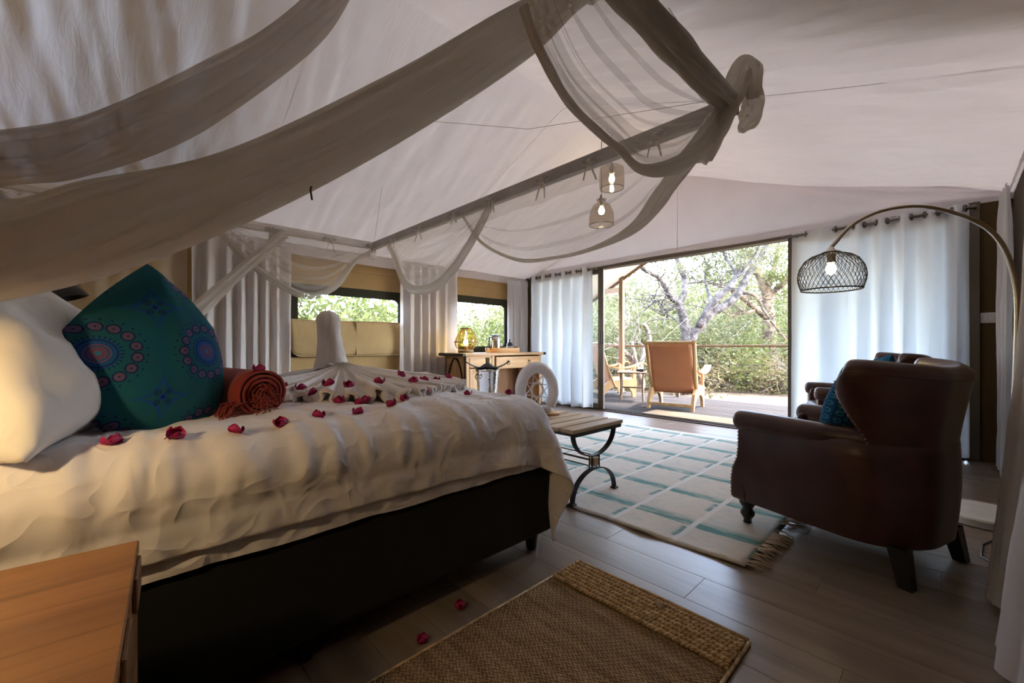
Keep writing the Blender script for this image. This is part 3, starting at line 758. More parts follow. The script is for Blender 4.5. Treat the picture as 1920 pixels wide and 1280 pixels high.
# duvet: a cloth laid flat over the mattress and let down, solved here
def drape_duvet():
    h = 0.032; u_lo, u_hi, v_lo, v_hi = -0.42, BU1+0.37, BV0-0.155, BV1+0.155
    n, m_ = int((u_hi-u_lo)/h)+1, int((v_hi-v_lo)/h)+1
    uu, vv = np.meshgrid(np.linspace(u_lo, u_hi, n), np.linspace(v_lo, v_hi, m_), indexing='ij')
    rng = np.random.default_rng(2)
    p = np.stack([uu, vv, 0.76+0.012*rng.standard_normal(uu.shape)], -1)
    for i in range(n):
        for j in range(m_): p[i, j, 2] += 0.02*nz(uu[i, j]*5, vv[i, j]*5, 1)
    old = p.copy()
    hu, hv = (u_hi-u_lo)/(n-1), (v_hi-v_lo)/(m_-1)
    loose = 1.035
    cons = []
    for di, dj, k in ((1, 0, 1.0), (0, 1, 1.0), (1, 1, 0.6), (1, -1, 0.6), (2, 0, 0.35), (0, 2, 0.35), (4, 0, 0.15), (0, 4, 0.15)):
        cons.append((di, dj, k, math.hypot(di*hu, dj*hv)*(loose if di+abs(dj) < 3 else loose*0.985)))
    cu, cv = (BU0+BU1)/2, (BV0+BV1)/2
    H_ = np.array([(BU1-BU0)/2-0.005, (BV1-BV0)/2-0.005, 0.5]); R_ = 0.10
    def collide(p, old):
        bul = 0.035*np.clip(1-((p[..., 0]-cu)/1.05)**2, 0, 1)*np.clip(1-((p[..., 1]-cv)/0.95)**2, 0, 1)
        c = np.array([cu, cv, 0.175]); d = p-c; d[..., 2] -= bul
        q = np.abs(d)-H_+R_; qp = np.maximum(q, 0); L = np.linalg.norm(qp, axis=-1); mi = np.minimum(q.max(-1), 0)
        dist = L+mi-R_-0.012
        hit = dist < 0
        g = np.where(L[..., None] > 1e-6, qp/np.maximum(L, 1e-6)[..., None], 0)
        ins = hit & (L <= 1e-6)
        if ins.any():
            am = q.argmax(-1); g2 = np.eye(3)[am]; g = np.where(ins[..., None], g2, g)
        g = g*np.sign(d)
        push = np.where(hit, -dist, 0)[..., None]*g
        p += push
        mv = p-old; tang = mv-g*(mv*g).sum(-1, keepdims=True)
        p -= np.where(hit[..., None], tang*0.75, 0)
        p[..., 2] = np.maximum(p[..., 2], 0.02)
        return p
    dt = 0.016
    for step in range(260):
        v_ = (p-old)*0.965; old = p.copy(); p = p+v_; p[..., 2] -= 2.6*dt*dt
        for it in range(9):
            acc = np.zeros_like(p); cnt = np.zeros(p.shape[:2])
            for di, dj, k, r in cons:
                s1 = (slice(0, n-di), slice(max(0, -dj), m_-max(0, dj))); s2 = (slice(di, n), slice(max(0, dj), m_-max(0, -dj)))
                d = p[s2]-p[s1]; L = np.linalg.norm(d, axis=-1)
                e = (L-r)/np.maximum(L, 1e-9)*0.5*k
                dd = d*e[..., None]
                acc[s1] += dd; acc[s2] -= dd; cnt[s1] += k; cnt[s2] += k
            p += acc/np.maximum(cnt, 1)[..., None]*1.35
        p = collide(p, old)
    return p
DV = drape_duvet()
n_, m_ = DV.shape[:2]
# finer puckers that fan out across the near side of the bed
fine = np.zeros((n_*2-1, m_*2-1, 3))
fine[::2, ::2] = DV; fine[1::2, ::2] = (DV[1:]+DV[:-1])/2; fine[:, 1::2] = (fine[:, :-1:2]+fine[:, 2::2])/2
du = np.gradient(fine, axis=0); dv_ = np.gradient(fine, axis=1); nn = np.cross(du, dv_); nn /= np.linalg.norm(nn, axis=-1)[..., None]
for i in range(fine.shape[0]):
    for j in range(fine.shape[1]):
        x, y, z = fine[i, j]; s = j/(fine.shape[1]-1)*(BV1-BV0+0.31)    # distance from the near hem
        k = sstep(0.07, 0.16, s)*sstep(0.75, 0.25, s); k2 = sstep(0.12, 0.4, s)
        wx = x+0.10*nz(x*2.3, s*2.3, 5); r1 = max(0.0, 1-abs(nz(wx*8.5+s*1.5, s*1.7, 4.0))*3.2)**2; r2 = max(0.0, 1-abs(nz(wx*5.0-s*2.5, s*3.4+x, 7.0))*4.0)**2
        r3 = max(0.0, 1-abs(nz(x*13+s*6, s*6-x*3, 2.0))*3.5)**2
        amp = 0.018*k*r1 + 0.012*k2*r2 + 0.005*r3*sstep(0.1, 0.2, s) + 0.008*k2*fbm(x*3, y*3, 8, 2)
        hem = 0.006*math.exp(-((s-0.085)/0.006)**2)
        fine[i, j] += nn[i, j]*(amp-hem)
duvet = MB().grid(fine).build('duvet', 'linen_white', None, 180)
tag(duvet, 'crumpled white duvet hanging over the side and foot of the bed', 'duvet')
md = duvet.modifiers.new('thick', 'SOLIDIFY'); md.thickness = 0.012; md.offset = 1
md = duvet.modifiers.new('smooth', 'SUBSURF'); md.levels = 1; md.render_levels = 1
BVHS = [BVHTree.FromPolygons([Vector(p) for p in fine.reshape(-1, 3)], MB().grid(fine).f)]
def top_at(x, y, z0=1.6):
    best = None
    for b in BVHS:
        h = b.ray_cast(Vector((x, y, z0)), Vector((0, 0, -1)))
        if h[0] is not None and (best is None or h[0].z > best[0].z): best = h
    return best

# pillows at the bed head
def place_pillow(name, label, mat, size, loc, tilt, yaw, seed, wr=0.03, roll=0.0, pinch=0.14):
    mb = pillow(size[0], size[1], size[2], 34, 34, wr, seed, pinch)
    o = mb.build(name, mat, None, 180); tag(o, label, 'pillow', 'white pillows at the bed head')
    o.location = loc; o.rotation_euler = (tilt, roll, yaw)
    return o
# yaw -90 deg turns the pillow face (local -Y) towards the foot of the bed
big = place_pillow('bed_pillow', 'big plump white pillow at the near side of the bed head', 'pillow_white', (0.72, 0.54, 0.16), (-0.205, 1.66, 0.905), math.radians(-38), math.radians(76), 1.0, 0.035, math.radians(4))
place_pillow('bed_pillow', 'white pillow behind the patterned cushion, a petal on its top', 'pillow_white', (0.70, 0.50, 0.13), (-0.30, 2.50, 0.93), math.radians(-16), math.radians(88), 5.0, 0.03)

# patterned cushion
def mandala_mat():
    m, t, o = newmat('mandala_print')
    uvx, uvy, _ = sep(t, nd(t, 'ShaderNodeTexCoord', 'UV'))
    NAVY = (0.008, 0.022, 0.10); TEAL = (0.010, 0.095, 0.145); GREEN = (0.014, 0.092, 0.105); BLUE = (0.010, 0.065, 0.26); MAUVE = (0.105, 0.075, 0.15); RED = (0.13, 0.045, 0.09)
    col = mixc(t, noi(t, coords(t), 6, 3).ramp(0.35, 0.65), TEAL, GREEN)
    sx, sy = uvx*2.2+0.85, uvy*2.2+0.49
    def cell(ox, oy):
        x = (sx+ox).fract()-0.5; y = (sy+oy).fract()-0.5
        return x, y, (x*x+y*y).sqrt(), y.atan2(x)
    x, y, r, th = cell(0, 0)
    def band(r, a, b): return r.gt(a)*r.lt(b)
    def dots(r, th, k, R, col, rings):
        s = ((th*(k/(2*PI))+100.0).fract()-0.5)*(2*PI/k)
        qx, qy = r*s.cos()-R, r*s.sin(); d = (qx*qx+qy*qy).sqrt()
        for rad, c in rings: col = mixc(t, d.lt(rad), col, c)
        return col
    spoke = ((th*(30/(2*PI))+100.0).fract()-0.5).abs().lt(0.16)
    col = mixc(t, band(r, 0.0, 0.19)*spoke, col, NAVY)
    col = mixc(t, r.lt(0.16), col, BLUE); col = mixc(t, band(r, 0.135, 0.148), col, NAVY)
    col = dots(r, th, 24, 0.125, col, [(0.008, TEAL)])
    col = mixc(t, r.lt(0.10), col, MAUVE); col = dots(r, th, 20, 0.075, col, [(0.009, BLUE)]); col = dots(r, th, 12, 0.045, col, [(0.009, RED)])
    col = mixc(t, r.lt(0.02), col, (0.02, 0.16, 0.35))
    col = dots(r, th, 15, 0.29, col, [(0.056, NAVY), (0.042, MAUVE), (0.009, NAVY)])
    col = dots(r, th, 30, 0.375, col, [(0.010, NAVY)])
    x2, y2, r2, th2 = cell(0.5, 0.5)
    st = ((x2.abs()+0.0001).sqrt()+(y2.abs()+0.0001).sqrt())
    col = mixc(t, band(st, 0.50, 0.58)*r2.lt(0.33), col, BLUE)
    col = dots(r2, th2, 4, 0.075, col, [(0.030, NAVY), (0.020, GREEN), (0.010, NAVY)]); col = mixc(t, r2.lt(0.04), col, BLUE); col = mixc(t, r2.lt(0.02), col, NAVY)
    b = bump(t, noi(t, coords(t), 700, 2), 0.2, 0.001)
    out(t, o, prin(t, col, 0.9, 0, b, 0.15))
mandala_mat()
# cushion standing on one corner: five sided outline with a ridge from the peak downwards
def corner_cushion():
    outl = [(0.045, 0.475), (0.215, 0.285), (0.225, 0.05), (0.155, -0.03), (-0.02, -0.045), (-0.12, 0.05), (-0.185, 0.215)]
    P_ = []
    k = len(outl)
    for i in range(k):
        a_, b_ = np.array(outl[i]), np.array(outl[(i+1) % k])
        for j in range(10):
            t = j/10; q = a_*(1-t)+b_*t
            nrm = np.array([(b_-a_)[1], -(b_-a_)[0]]); nrm /= np.linalg.norm(nrm)
            bow = 0.014*math.sin(PI*t)*(-1 if i in (0, 6) else 1)
            P_.append(q+nrm*(-bow if i in (0, 6) else bow)*(-1))
    N = len(P_); cx, cz = 0.03, 0.19; mb = MB(); uv = []
    for side in (-1, 1):
        rings = np.zeros((15, N, 3))
        for a_ in range(15):
            s = a_/14
            for j in range(N):
                x = cx+(P_[j][0]-cx)*s; z = cz+(P_[j][1]-cz)*s
                th = 0.105*(max(0.0, 1-s**2.3))**0.6
                ridge = math.exp(-((x-(0.05+0.03*(0.475-z)/0.5))/0.018)**2)*0.014*sstep(0.0, 0.25, z)*(1 if side < 0 else 0)
                y = side*(th) + side*0.010*fbm(x*9, z*9, 2+side)*(1-s) + side*ridge*(1-s*0.5)
                rings[a_, j] = (x, y, z); uv.append(((x+0.28)/0.56, (z+0.06)/0.56))
        o = len(mb.v); mb.grid(rings if side < 0 else rings, wv=True)
        if side > 0: mb.f = [f if f[0] < o else f[::-1] for f in mb.f]
    mb.uv = uv
    return mb
cu_ = corner_cushion().build('scatter_cushion', 'mandala_print', None, 180)
tag(cu_, 'teal cushion with round mandala print standing on its corner against the pillow', 'cushion')
cu_.location = (0.045, 1.585, 0.725); cu_.rotation_euler = (math.radians(-8), 0, math.radians(24))

# rolled red throw with tassels
roll = thing('rolled_throw', 'brick red throw rolled up with tasselled ends beside the teal cushion', 'blanket', (0.355, 1.59, 0.706), math.radians(12))
prof = []
for i in range(220):
    a_ = i/219*2*PI*4.6; r = 0.012+0.0152*a_/(2*PI)
    prof.append((r*math.cos(a_+0.6), r*math.sin(a_+0.6)))
m = MB(); g = np.zeros((220, 9, 3)); R0 = 0.085
for i, (x, z) in enumerate(prof):
    for j in range(9):
        yy = lerp(0.0, 0.42, j/8); s = 1+0.03*nz(i*0.03, j*0.5)
        g[i, j] = (x*s, yy+0.006*math.sin(i*0.11), (z*s)*0.96+R0)
m.grid(g); o = m.build('rolled_cloth', 'blanket_red', roll, 180); md = o.modifiers.new('thick', 'SOLIDIFY'); md.thickness = 0.009; md.offset = 0
m = MB(); rd = random.Random(3)
for k in range(46):
    a_ = rd.uniform(0, 2*PI); r = rd.uniform(0.0, 0.04); p0 = (r*math.cos(a_)-0.005, -0.004, R0+r*math.sin(a_)); L = rd.uniform(0.02, 0.05)
    m.tube([p0, (p0[0]+rd.gauss(0, .012), -0.02, p0[2]-L*0.5), (p0[0]+rd.gauss(0, .02), -0.018, p0[2]-L)], 0.0016, 4)
m.build('tassels', 'blanket_red', roll, 180, 'stuff')
m = MB()
for k in range(60):
    x0 = -0.06-rd.random()*0.03; y0 = rd.uniform(-0.01, 0.05); z0 = rd.uniform(0.02, 0.07)
    m.tube([(x0+0.02, y0, z0), (x0-0.03, y0-0.01, z0-0.005), (x0-0.055+rd.gauss(0, .006), y0-0.02, max(0.006, z0-0.045+rd.gauss(0, .008)))], 0.0017, 4)
m.build('tassels', 'blanket_red', roll, 180, 'stuff')

# towels: pleated fan, standing roll, flat fold behind
AP = (0.86, 2.22)
g = np.zeros((341, 17, 3))
for i in range(341):
    q = i/340; ph = math.radians(lerp(198, 352, q))
    for j in range(17):
        s = (j/16)**0.9
        k = 17
        flat = sstep(0.80, 0.95, q)
        wob = 0.032*math.sin(4*PI*k*q)*s**1.6*(1-flat)*(0.7+0.5*nz(q*7, 3))
        R = 0.03+(0.60+0.03*math.sin(q*17))*s
        a_ = ph+wob
        base = top_at(AP[0]+R*math.cos(a_), AP[1]+R*math.sin(a_)); zb = (base[0].z if base else 0.71)+0.014
        pl = (0.5+0.5*math.cos(2*PI*k*q+0.5*math.sin(q*23)))*(1-flat*0.8)
        zz = lerp(0.855, zb, s**0.62) + pl*(0.012+0.046*s**1.3)*(0.75+0.5*nz(q*11, 5)) + (0.05*flat*s**0.5)
        g[i, j] = (AP[0]+R*math.cos(a_), AP[1]+R*math.sin(a_), max(zz, zb))
tw = MB().grid(g).build('fanned_towel', 'towel_white', None, 180); tag(tw, 'white towel pleated into a fan across the duvet', 'towel')
md = tw.modifiers.new('thick', 'SOLIDIFY'); md.thickness = 0.011; md.offset = 1
BVHS.append(BVHTree.FromPolygons([Vector(p) for p in g.reshape(-1, 3)], MB().grid(g).f))
g = np.zeros((45, 40, 3))
for i in range(45):
    t = i/44
    t = 1-(1-t)**1.35; rr = lerp(0.098, 0.060, sstep(0, 0.75, t))*(1.0 if t < 0.87 else math.sqrt(max(0.0, 1-((t-0.87)/0.13)**2)))
    for j in range(40):
        a_ = 2*PI*j/40
        groove = 1-0.34*math.exp(-((((a_-4.1-0.25*t+PI) % (2*PI))-PI)/0.24)**2)*sstep(0.25, 0.7, t)
        r = rr*groove*(1+0.13*fbm(math.cos(a_)*1.6+t, math.sin(a_)*1.6, t*5.0+1, 3))
        g[i, j] = (-0.030*t*0.69+r*math.cos(a_), 0.030*t+r*0.85*math.sin(a_), 0.425*t)
tr_ = MB().grid(g, wv=True).build('rolled_towel', 'towel_white', None, 180); tag(tr_, 'white towel rolled upright like a finger at the top of the towel fan', 'towel')
tr_.location = (0.835, 2.27, 0.715)
m = MB()
g = np.zeros((25, 13, 3))
for i in range(25):
    for j in range(13):
        x = lerp(0.18, 0.80, i/24); y = lerp(2.15, 2.52, j/12)+0.1*(x-0.5)
        b = top_at(x, y); b = (b[0].z if b else 0.72)
        g[i, j] = (x, y, max(b+0.012, 0.735+0.085*sstep(0.25, 0.8, x)*sstep(2.75, 2.3, y)+0.006*nz(x*9, y*9)))
o = m.grid(g).build('folded_towel', 'towel_grey', None, 180); tag(o, 'flat grey white towel fold lying behind the pleated fan', 'towel')
md = o.modifiers.new('thick', 'SOLIDIFY'); md.thickness = 0.012; md.offset = 1

# ------------------------------------------------------------------ canopy frame and mosquito net
ZC, CU, CVN, CVF, CUH = 1.95, 1.86, 0.63, 3.98, -0.62
cf = thing('canopy_frame', 'hanging rectangular canopy frame over the bed', 'canopy frame', (CU, CVN, ZC))
def cb(name, a, b, mat, w=0.026, h=0.034):
    A = Vector(a)-Vector((CU, CVN, ZC)); B = Vector(b)-Vector((CU, CVN, ZC)); x0, x1 = sorted((A.x, B.x)); y0, y1 = sorted((A.y, B.y))
    return MB().box(x0-w, x1+w, y0-w, y1+w, A.z-h, A.z+h, 0.005).build(name, mat, cf)
cb('beam', (CU, CVN, ZC), (CU, CVF, ZC), 'beam_grey'); cb('beam', (CUH, CVF, ZC), (CU-0.055, CVF, ZC), 'beam_white'); cb('beam', (CUH, CVN, ZC), (CU-0.055, CVN, ZC), 'beam_grey'); cb('beam', (CUH, CVN+0.055, ZC), (CUH, CVF-0.055, ZC), 'beam_white')
for (a, b) in (((CU, CVN), (CU, 0.9)), ((CU, CVF), (CU, 3.8)), ((CUH, CVN), (CUH, 1.2)), ((CUH, CVF), (CUH, 3.5))):
    MB().tube([(a[0]-CU, a[1]-CVN, 0.03), (b[0]-CU, b[1]-CVN, zceil(b[1])-ZC-0.005)], 0.0012, 5).build('cord', 'bulb_socket', cf)
MB().tube([(0, 0, 0.04), (0.02, 1.2, 0.37), (-0.62, 2.55, zceil(3.18)-ZC-0.03)], 0.0012, 5).build('cord', 'bulb_socket', cf)

net = thing('mosquito_net', 'ivory mosquito net gathered in swags around the bed canopy', 'mosquito net', (CU, CVN, ZC))
OFF = Vector((CU, CVN, ZC))
def npart(mb, name, mat): mb.v = [tuple(Vector(p)-OFF) for p in mb.v]; return mb.build(name, mat, net, 180)
def strip(line, drop, amp, off, name='valance', mat='net', n=120, seed=0.0):
    sp = spline(line, n); a = np.zeros((n, 6, 3))
    for i, p in enumerate(sp):
        for j in range(6):
            w = amp*fbm(i*0.13+seed, j*0.3, 1)*j/5
            a[i, j] = (p[0]+off[0]*w, p[1]+off[1]*w, p[2]-drop*(1+0.12*nz(i*0.06, seed))*j/5)
    return npart(MB().grid(a), name, mat)
strip([(CU-0.03, CVN+0.05, ZC-0.034), (CU-0.03, CVF, ZC-0.034)], 0.11, 0.02, (1, 0), 'valance', 'net')
strip([(CUH, CVF-0.035, ZC), (CU, CVF-0.035, ZC)], 0.125, 0.02, (0, 1), 'valance', 'net', 120, 4)
def bundle(pts, rs, name, mat='net_dense', n=50, ring=26, seed=0.0, lum=0.20, flat=1.0, freq=6, par=None):
    sp = spline(pts, n); rr = [np.interp(i/(n-1), np.linspace(0, 1, len(rs)), rs) for i in range(n)]
    mb = MB(); mb.tube([tuple(p) for p in sp], rr, ring, True, False, flat)
    c = [sp[i//ring] for i in range(n*ring)]
    for i in range(n*ring):
        k, j = divmod(i, ring); v = Vector(mb.v[i])-Vector(c[i]); w = 1+lum*math.sin(j/ring*2*PI*freq+1.3*math.sin(k*0.10+seed)) + lum*1.1*nz(k*0.14, j*0.7 if j < ring/2 else (ring-j)*0.7, seed)
        mb.v[i] = tuple(Vector(c[i])+v*w)
    mb.v = [tuple(Vector(p)-OFF) for p in mb.v]
    return mb.build(name, mat, par or net, 180)
def swag(top, bot, depth, name='swag', mat='net', n=70, m_=22, r=0.016, hem='net_mid', folds=4, seed=0.0, rfun=None, strands=(0.35, 0.55, 0.72, 0.86)):
    """net hanging from a straight top line to a sagging gathered edge; folds follow the sag"""
    T_ = spline(top, n); B_ = spline(bot, n); a = np.zeros((n, m_, 3)); dp = np.array(depth)
    for i in range(n):
        s = i/(n-1); e = math.sin(PI*s)**0.6
        for j in range(m_):
            t = j/(m_-1)
            p = T_[i]*(1-t)+B_[i]*t
            a[i, j] = p + dp*(math.sin(PI*t)*0.6*e + 0.16*e*math.sin(t*folds*2*PI+seed)*t + 0.05*nz(s*4, t*6, seed))
    sw = npart(MB().grid(a), name, mat)
    for q, t in enumerate(strands):      # bunched fold lines
        wd = 0.05+0.03*(q % 2); g = np.zeros((n, 4, 3))
        for i in range(n):
            s = i/(n-1)
            for k in range(4):
                tt = min(0.985, t+wd*(k/3-0.5)*(0.4+0.6*math.sin(PI*s))); f = tt*(m_-1); j0 = min(m_-2, int(f))
                g[i, k] = a[i, j0]*(1-f+j0)+a[i, j0+1]*(f-j0) - dp*0.05 - np.array(OFF)
        MB().grid(g).build('fold', 'net', sw, 180)
    mb = MB(); k = n
    rs = [ (rfun(i/(k-1)) if rfun else r*(0.8+0.5*math.sin(PI*i/(k-1))))*(1+0.18*nz(i*0.25, seed)) for i in range(k)]
    bundle([tuple(q) for q in B_[::3]]+[tuple(B_[-1])], rs[::3]+[rs[-1]], 'gathered_hem', hem, n, 22, seed, 0.20, 1.0, 6, sw)
    return sw
# along the foot beam
swag([(CU, 3.66, 1.92), (CU, 2.9, 1.92), (CU, 2.14, 1.92)], [(CU, 3.66, 1.89), (CU-.02, 3.50, 1.775), (CU-.06, 3.257, 1.503), (CU-.08, 2.996, 1.405), (CU-.06, 2.687, 1.44), (CU-.03, 2.416, 1.645), (CU, 2.16, 1.93)], (-0.10, 0, 0), r=0.026, seed=1.0)
swag([(CU, 2.50, 1.92), (CU, 1.6, 1.93), (CU, 0.72, 1.93)], [(CU, 2.50, 1.925), (CU+.02, 2.29, 1.681), (CU+.06, 1.96, 1.517), (CU+.08, 1.64, 1.49), (CU+.08, 1.367, 1.50), (CU+.06, 1.105, 1.56), (CU+.03, 0.936, 1.69), (CU, 0.80, 1.80), (CU, 0.70, 1.90)], (0.10, 0, 0), r=0.03, seed=2.0,
     rfun=lambda s: 0.010+0.030*sstep(0.45, 0.8, s), hem='net_dense', strands=(0.5, 0.8))
# from the near beam at the foot corner
swag([(0.80, CVN, 1.93), (1.3, CVN, 1.93), (1.82, CVN, 1.93)], [(0.70, .70, 1.76), (0.762, .70, 1.681), (0.901, .71, 1.606), (1.144, .72, 1.573), (1.314, .72, 1.554), (1.563, .70, 1.653), (1.74, .68, 1.80), (1.84, .66, 1.93)], (0, 0.14, 0), n=90, m_=30, r=0.03, seed=3.0,
     rfun=lambda s: 0.011+0.026*sstep(0.45, 0.85, s), hem='net_dense', folds=6, strands=(0.18, 0.34, 0.48, 0.62, 0.74, 0.88))
# sleeve of bunched net on the near beam and the knot at the corner
bundle([(0.35, CVN+0.0, 1.97), (0.9, CVN, 1.955), (1.35, CVN, 1.945), (1.84, CVN, 1.95)], [0.042, 0.045, 0.044, 0.038], 'gathered_sleeve', seed=2)
bundle([(1.74, .70, 1.72), (1.80, .66, 1.86), (1.845, .61, 2.02), (1.86, .585, 2.085), (1.885, .565, 2.07), (1.91, .555, 1.98)], [0.034, 0.042, 0.045, 0.04, 0.042, 0.022], 'corner_gather', seed=5)
bundle([(1.90, .57, 2.02), (1.955, .575, 1.985), (1.985, .60, 1.93), (1.95, .62, 1.88)], [0.03, 0.04, 0.04, 0.012], 'corner_gather', seed=6)
# far beam
swag([(0.55, CVF-.02, 1.92), (1.2, CVF-.02, 1.92), (1.85, CVF-.02, 1.92)], [(0.52, CVF-.02, 1.89), (0.59, CVF-.04, 1.83), (0.791, CVF-.07, 1.604), (1.159, CVF-.10, 1.391), (1.436, CVF-.08, 1.489), (1.637, CVF-.05, 1.75), (1.86, CVF-.02, 1.91)], (0, -0.10, 0), r=0.02, seed=4.0)
bundle([(0.99, 3.94, 1.90), (0.93, 3.90, 1.80), (0.66, 3.72, 1.50), (0.30, 3.47, 1.10), (-0.05, 3.22, 0.74)], [0.07, 0.035, 0.035, 0.045, 0.06], 'side_drape', 'net_mid', 50, 26, 8)
swag([(-0.55, CVF-.02, 1.92), (0.0, CVF-.02, 1.92), (0.55, CVF-.02, 1.92)], [(-0.55, CVF-.02, 1.9), (-0.3, CVF-.05, 1.66), (0.0, CVF-.08, 1.57), (0.3, CVF-.05, 1.68), (0.53, CVF-.02, 1.9)], (0, -0.1, 0), r=0.02, seed=9.0)
# two heavy drapes pulled back from the near beam to the bed head
def drape(up, low, thick, name, n=90, ring=72, seed=0.0, mat='net_dense'):
    A = spline(up, n); B = spline(low, n); g = np.zeros((n, ring, 3))
    for i in range(n):
        c = (A[i]+B[i])/2; maj = (A[i]-B[i])/2
        d = (A[min(i+1, n-1)]-A[max(i-1, 0)]); d /= np.linalg.norm(d); mn = np.cross(d, maj); mn /= np.linalg.norm(mn)
        for j in range(ring):
            a_ = 2*PI*j/ring; ca = math.cos(a_)
            f = 1+0.50*nz(ca*2.6+seed, i*0.03, 1 if a_ < PI else 8) + 0.22*nz(ca*7.0+seed*3, i*0.045, 3) + 0.12*math.sin(ca*9+1.5*math.sin(i*0.08))
            g[i, j] = c+maj*(math.copysign(abs(ca)**0.9, ca))+mn*(thick*abs(math.sin(a_))**0.8*math.copysign(1, math.sin(a_))*f)
    return npart(MB().grid(g, wv=True), name, mat)
drape([(0.98, 0.74, 2.02), (0.906, 0.80, 1.985), (0.738, 0.91, 1.849), (0.508, 1.027, 1.646), (0.171, 1.173, 1.389), (-0.059, 1.243, 1.286), (-0.167, 1.261, 1.231), (-0.50, 1.24, 1.13)],
      [(1.04, 0.70, 1.99), (1.00, 0.765, 1.955), (0.877, 0.835, 1.803), (0.633, 0.965, 1.575), (0.39, 1.082, 1.374), (0.093, 1.2, 1.164), (-0.167, 1.261, 1.035), (-0.50, 1.24, 0.93)], 0.06, 'heavy_drape', seed=1.0)
drape([(0.36, 0.72, 1.98), (0.34, 0.95, 1.88), (0.314, 1.08, 1.765), (0.161, 1.122, 1.59), (0.007, 1.146, 1.437), (-0.15, 1.135, 1.323), (-0.45, 1.08, 1.18)],
      [(0.46, 0.72, 1.98), (0.43, 0.95, 1.86), (0.367, 1.063, 1.715), (0.146, 1.125, 1.441), (-0.047, 1.147, 1.282), (-0.15, 1.135, 1.228), (-0.45, 1.08, 1.08)], 0.045, 'heavy_drape', seed=4.0, mat='net_mid')
def bow(p, ax, s=1.0, seed=0):
    rd = random.Random(seed); mb = MB(); ax = Vector(ax).normalized(); p = Vector(p)
    for q in (-1, 1):
        L = 0.055*s*rd.uniform(0.8, 1.2)
        mb.tube([tuple(p), tuple(p+ax*q*L*0.7+Vector((0, 0, 0.022*s))), tuple(p+ax*q*L+Vector((0, 0, -0.004))), tuple(p+ax*q*L*0.5+Vector((0, 0, -0.018*s))), tuple(p)], [0.005, 0.008, 0.009, 0.007, 0.005], 6, True, False, 0.5)
        T = 0.10*s*rd.uniform(0.7, 1.3)
        mb.tube([tuple(p), tuple(p+ax*q*0.02+Vector((0, 0, -T*0.4))), tuple(p+ax*q*0.035*rd.uniform(0.6, 1.6)+Vector((0, 0, -T)))], [0.005, 0.006, 0.005], 6, True, False, 0.4)
    mb.tube([tuple(p+Vector((0, 0, 0.014))), tuple(p-Vector((0, 0, 0.014)))], 0.011, 8)
    npart(mb, 'tie_bow', 'net_dense')
for i, v in enumerate((0.95, 1.32, 1.66, 2.12, 2.55, 3.05, 3.5)): bow((CU-0.045, v, ZC-0.02), (0, 1, 0), 0.9, i)
for i, uu in enumerate((-0.2, 0.35, 0.96, 1.42, 1.82)): bow((uu, CVF-0.045, ZC-0.02), (1, 0, 0), 1.1, 20+i)
MB().tube([tuple(Vector(p)-OFF) for p in ((0.352, 1.098, 1.362), (0.343, 1.085, 1.335), (0.346, 1.083, 1.31))], 0.0025, 5).build('tie_cord', 'bulb_socket', net, 180)

# ------------------------------------------------------------------ bougainvillea bracts
def bract_mesh(seed):
    rd = random.Random(seed); mb = MB()
    for k in range(3):
        a_ = 2*PI*k/3+rd.uniform(-0.3, 0.3); L = 0.024*rd.uniform(0.85, 1.15); g = np.zeros((5, 5, 3))
        up = rd.uniform(0.7, 1.25)
        for i in range(5):
            for j in range(5):
                s = i/4; w = 0.017*math.sin(PI*min(1, s*0.86+0.12))**0.7*(j/2-1)
                x = L*0.75*math.sin(s*2.1)*math.cos(up*0.5)+0.004*(j/2-1)**2*-1; z = 0.003+L*0.62*(1-math.cos(s*1.9))
                g[i, j] = (x*math.cos(a_)-w*math.sin(a_), x*math.sin(a_)+w*math.cos(a_), z)
        mb.grid(g)
    mb.tube([(0, 0, 0.012), (-0.012, 0.006, 0.004), (-0.02, 0.004, 0.003)], 0.0014, 4)
    return mb.mesh('bougainvillea_petal', 'bougainvillea', 180)
BR = [bract_mesh(s) for s in range(4)]
ORD = ['first', 'second', 'third', 'fourth', 'fifth', 'sixth', 'seventh', 'eighth', 'ninth', 'tenth', 'eleventh', 'twelfth', 'thirteenth', 'fourteenth', 'fifteenth', 'sixteenth', 'seventeenth', 'eighteenth']
rd = random.Random(9)
def petal(x, y, label, z=None, s=1.0):
    nrm = Vector((0, 0, 1))
    if z is None:
        h = top_at(x, y); z = h[0].z+0.009 if h else 0.72
        if h: nrm = h[1] if h[1].z > 0 else -h[1]
    o = link('bougainvillea_petal', BR[rd.randrange(4)], None, None, (x, y, z))
    q = nrm.to_track_quat('Z', 'Y').to_euler(); o.rotation_euler = (q[0]*0.7, q[1]*0.7, rd.uniform(0, 6)); o.scale = (s,)*3
    tag(o, label, 'petal', 'scattered magenta bougainvillea bracts'); return o
row = [(-0.012, 1.372), (0.099, 1.346), (0.231, 1.34), (0.353, 1.375), (0.474, 1.416), (0.606, 1.427), (0.752, 1.447), (1.25, 1.63)]
for i, (x, y) in enumerate(row): petal(x, y, ORD[i] + ' magenta bract from the big pillow along the near edge of the duvet', None, 1.15)
tow = [(0.49, 1.9), (0.54, 1.83), (0.56, 1.75), (0.45, 1.84), (0.61, 1.71), (0.62, 1.63), (0.68, 1.68), (0.68, 1.56), (0.71, 1.60), (0.78, 1.62), (0.85, 1.55), (0.95, 1.64), (1.0, 1.63), (1.15, 1.88), (1.05, 1.95), (1.24, 1.90)]
for i, (x, y) in enumerate(sorted(tow)): petal(x, y, ORD[i] + ' magenta bract on the pleated towel fan counted from the red throw', None, 1.25)
petal(0.34, 1.60, 'single magenta bract lying on top of the rolled red throw', 0.862, 1.1)
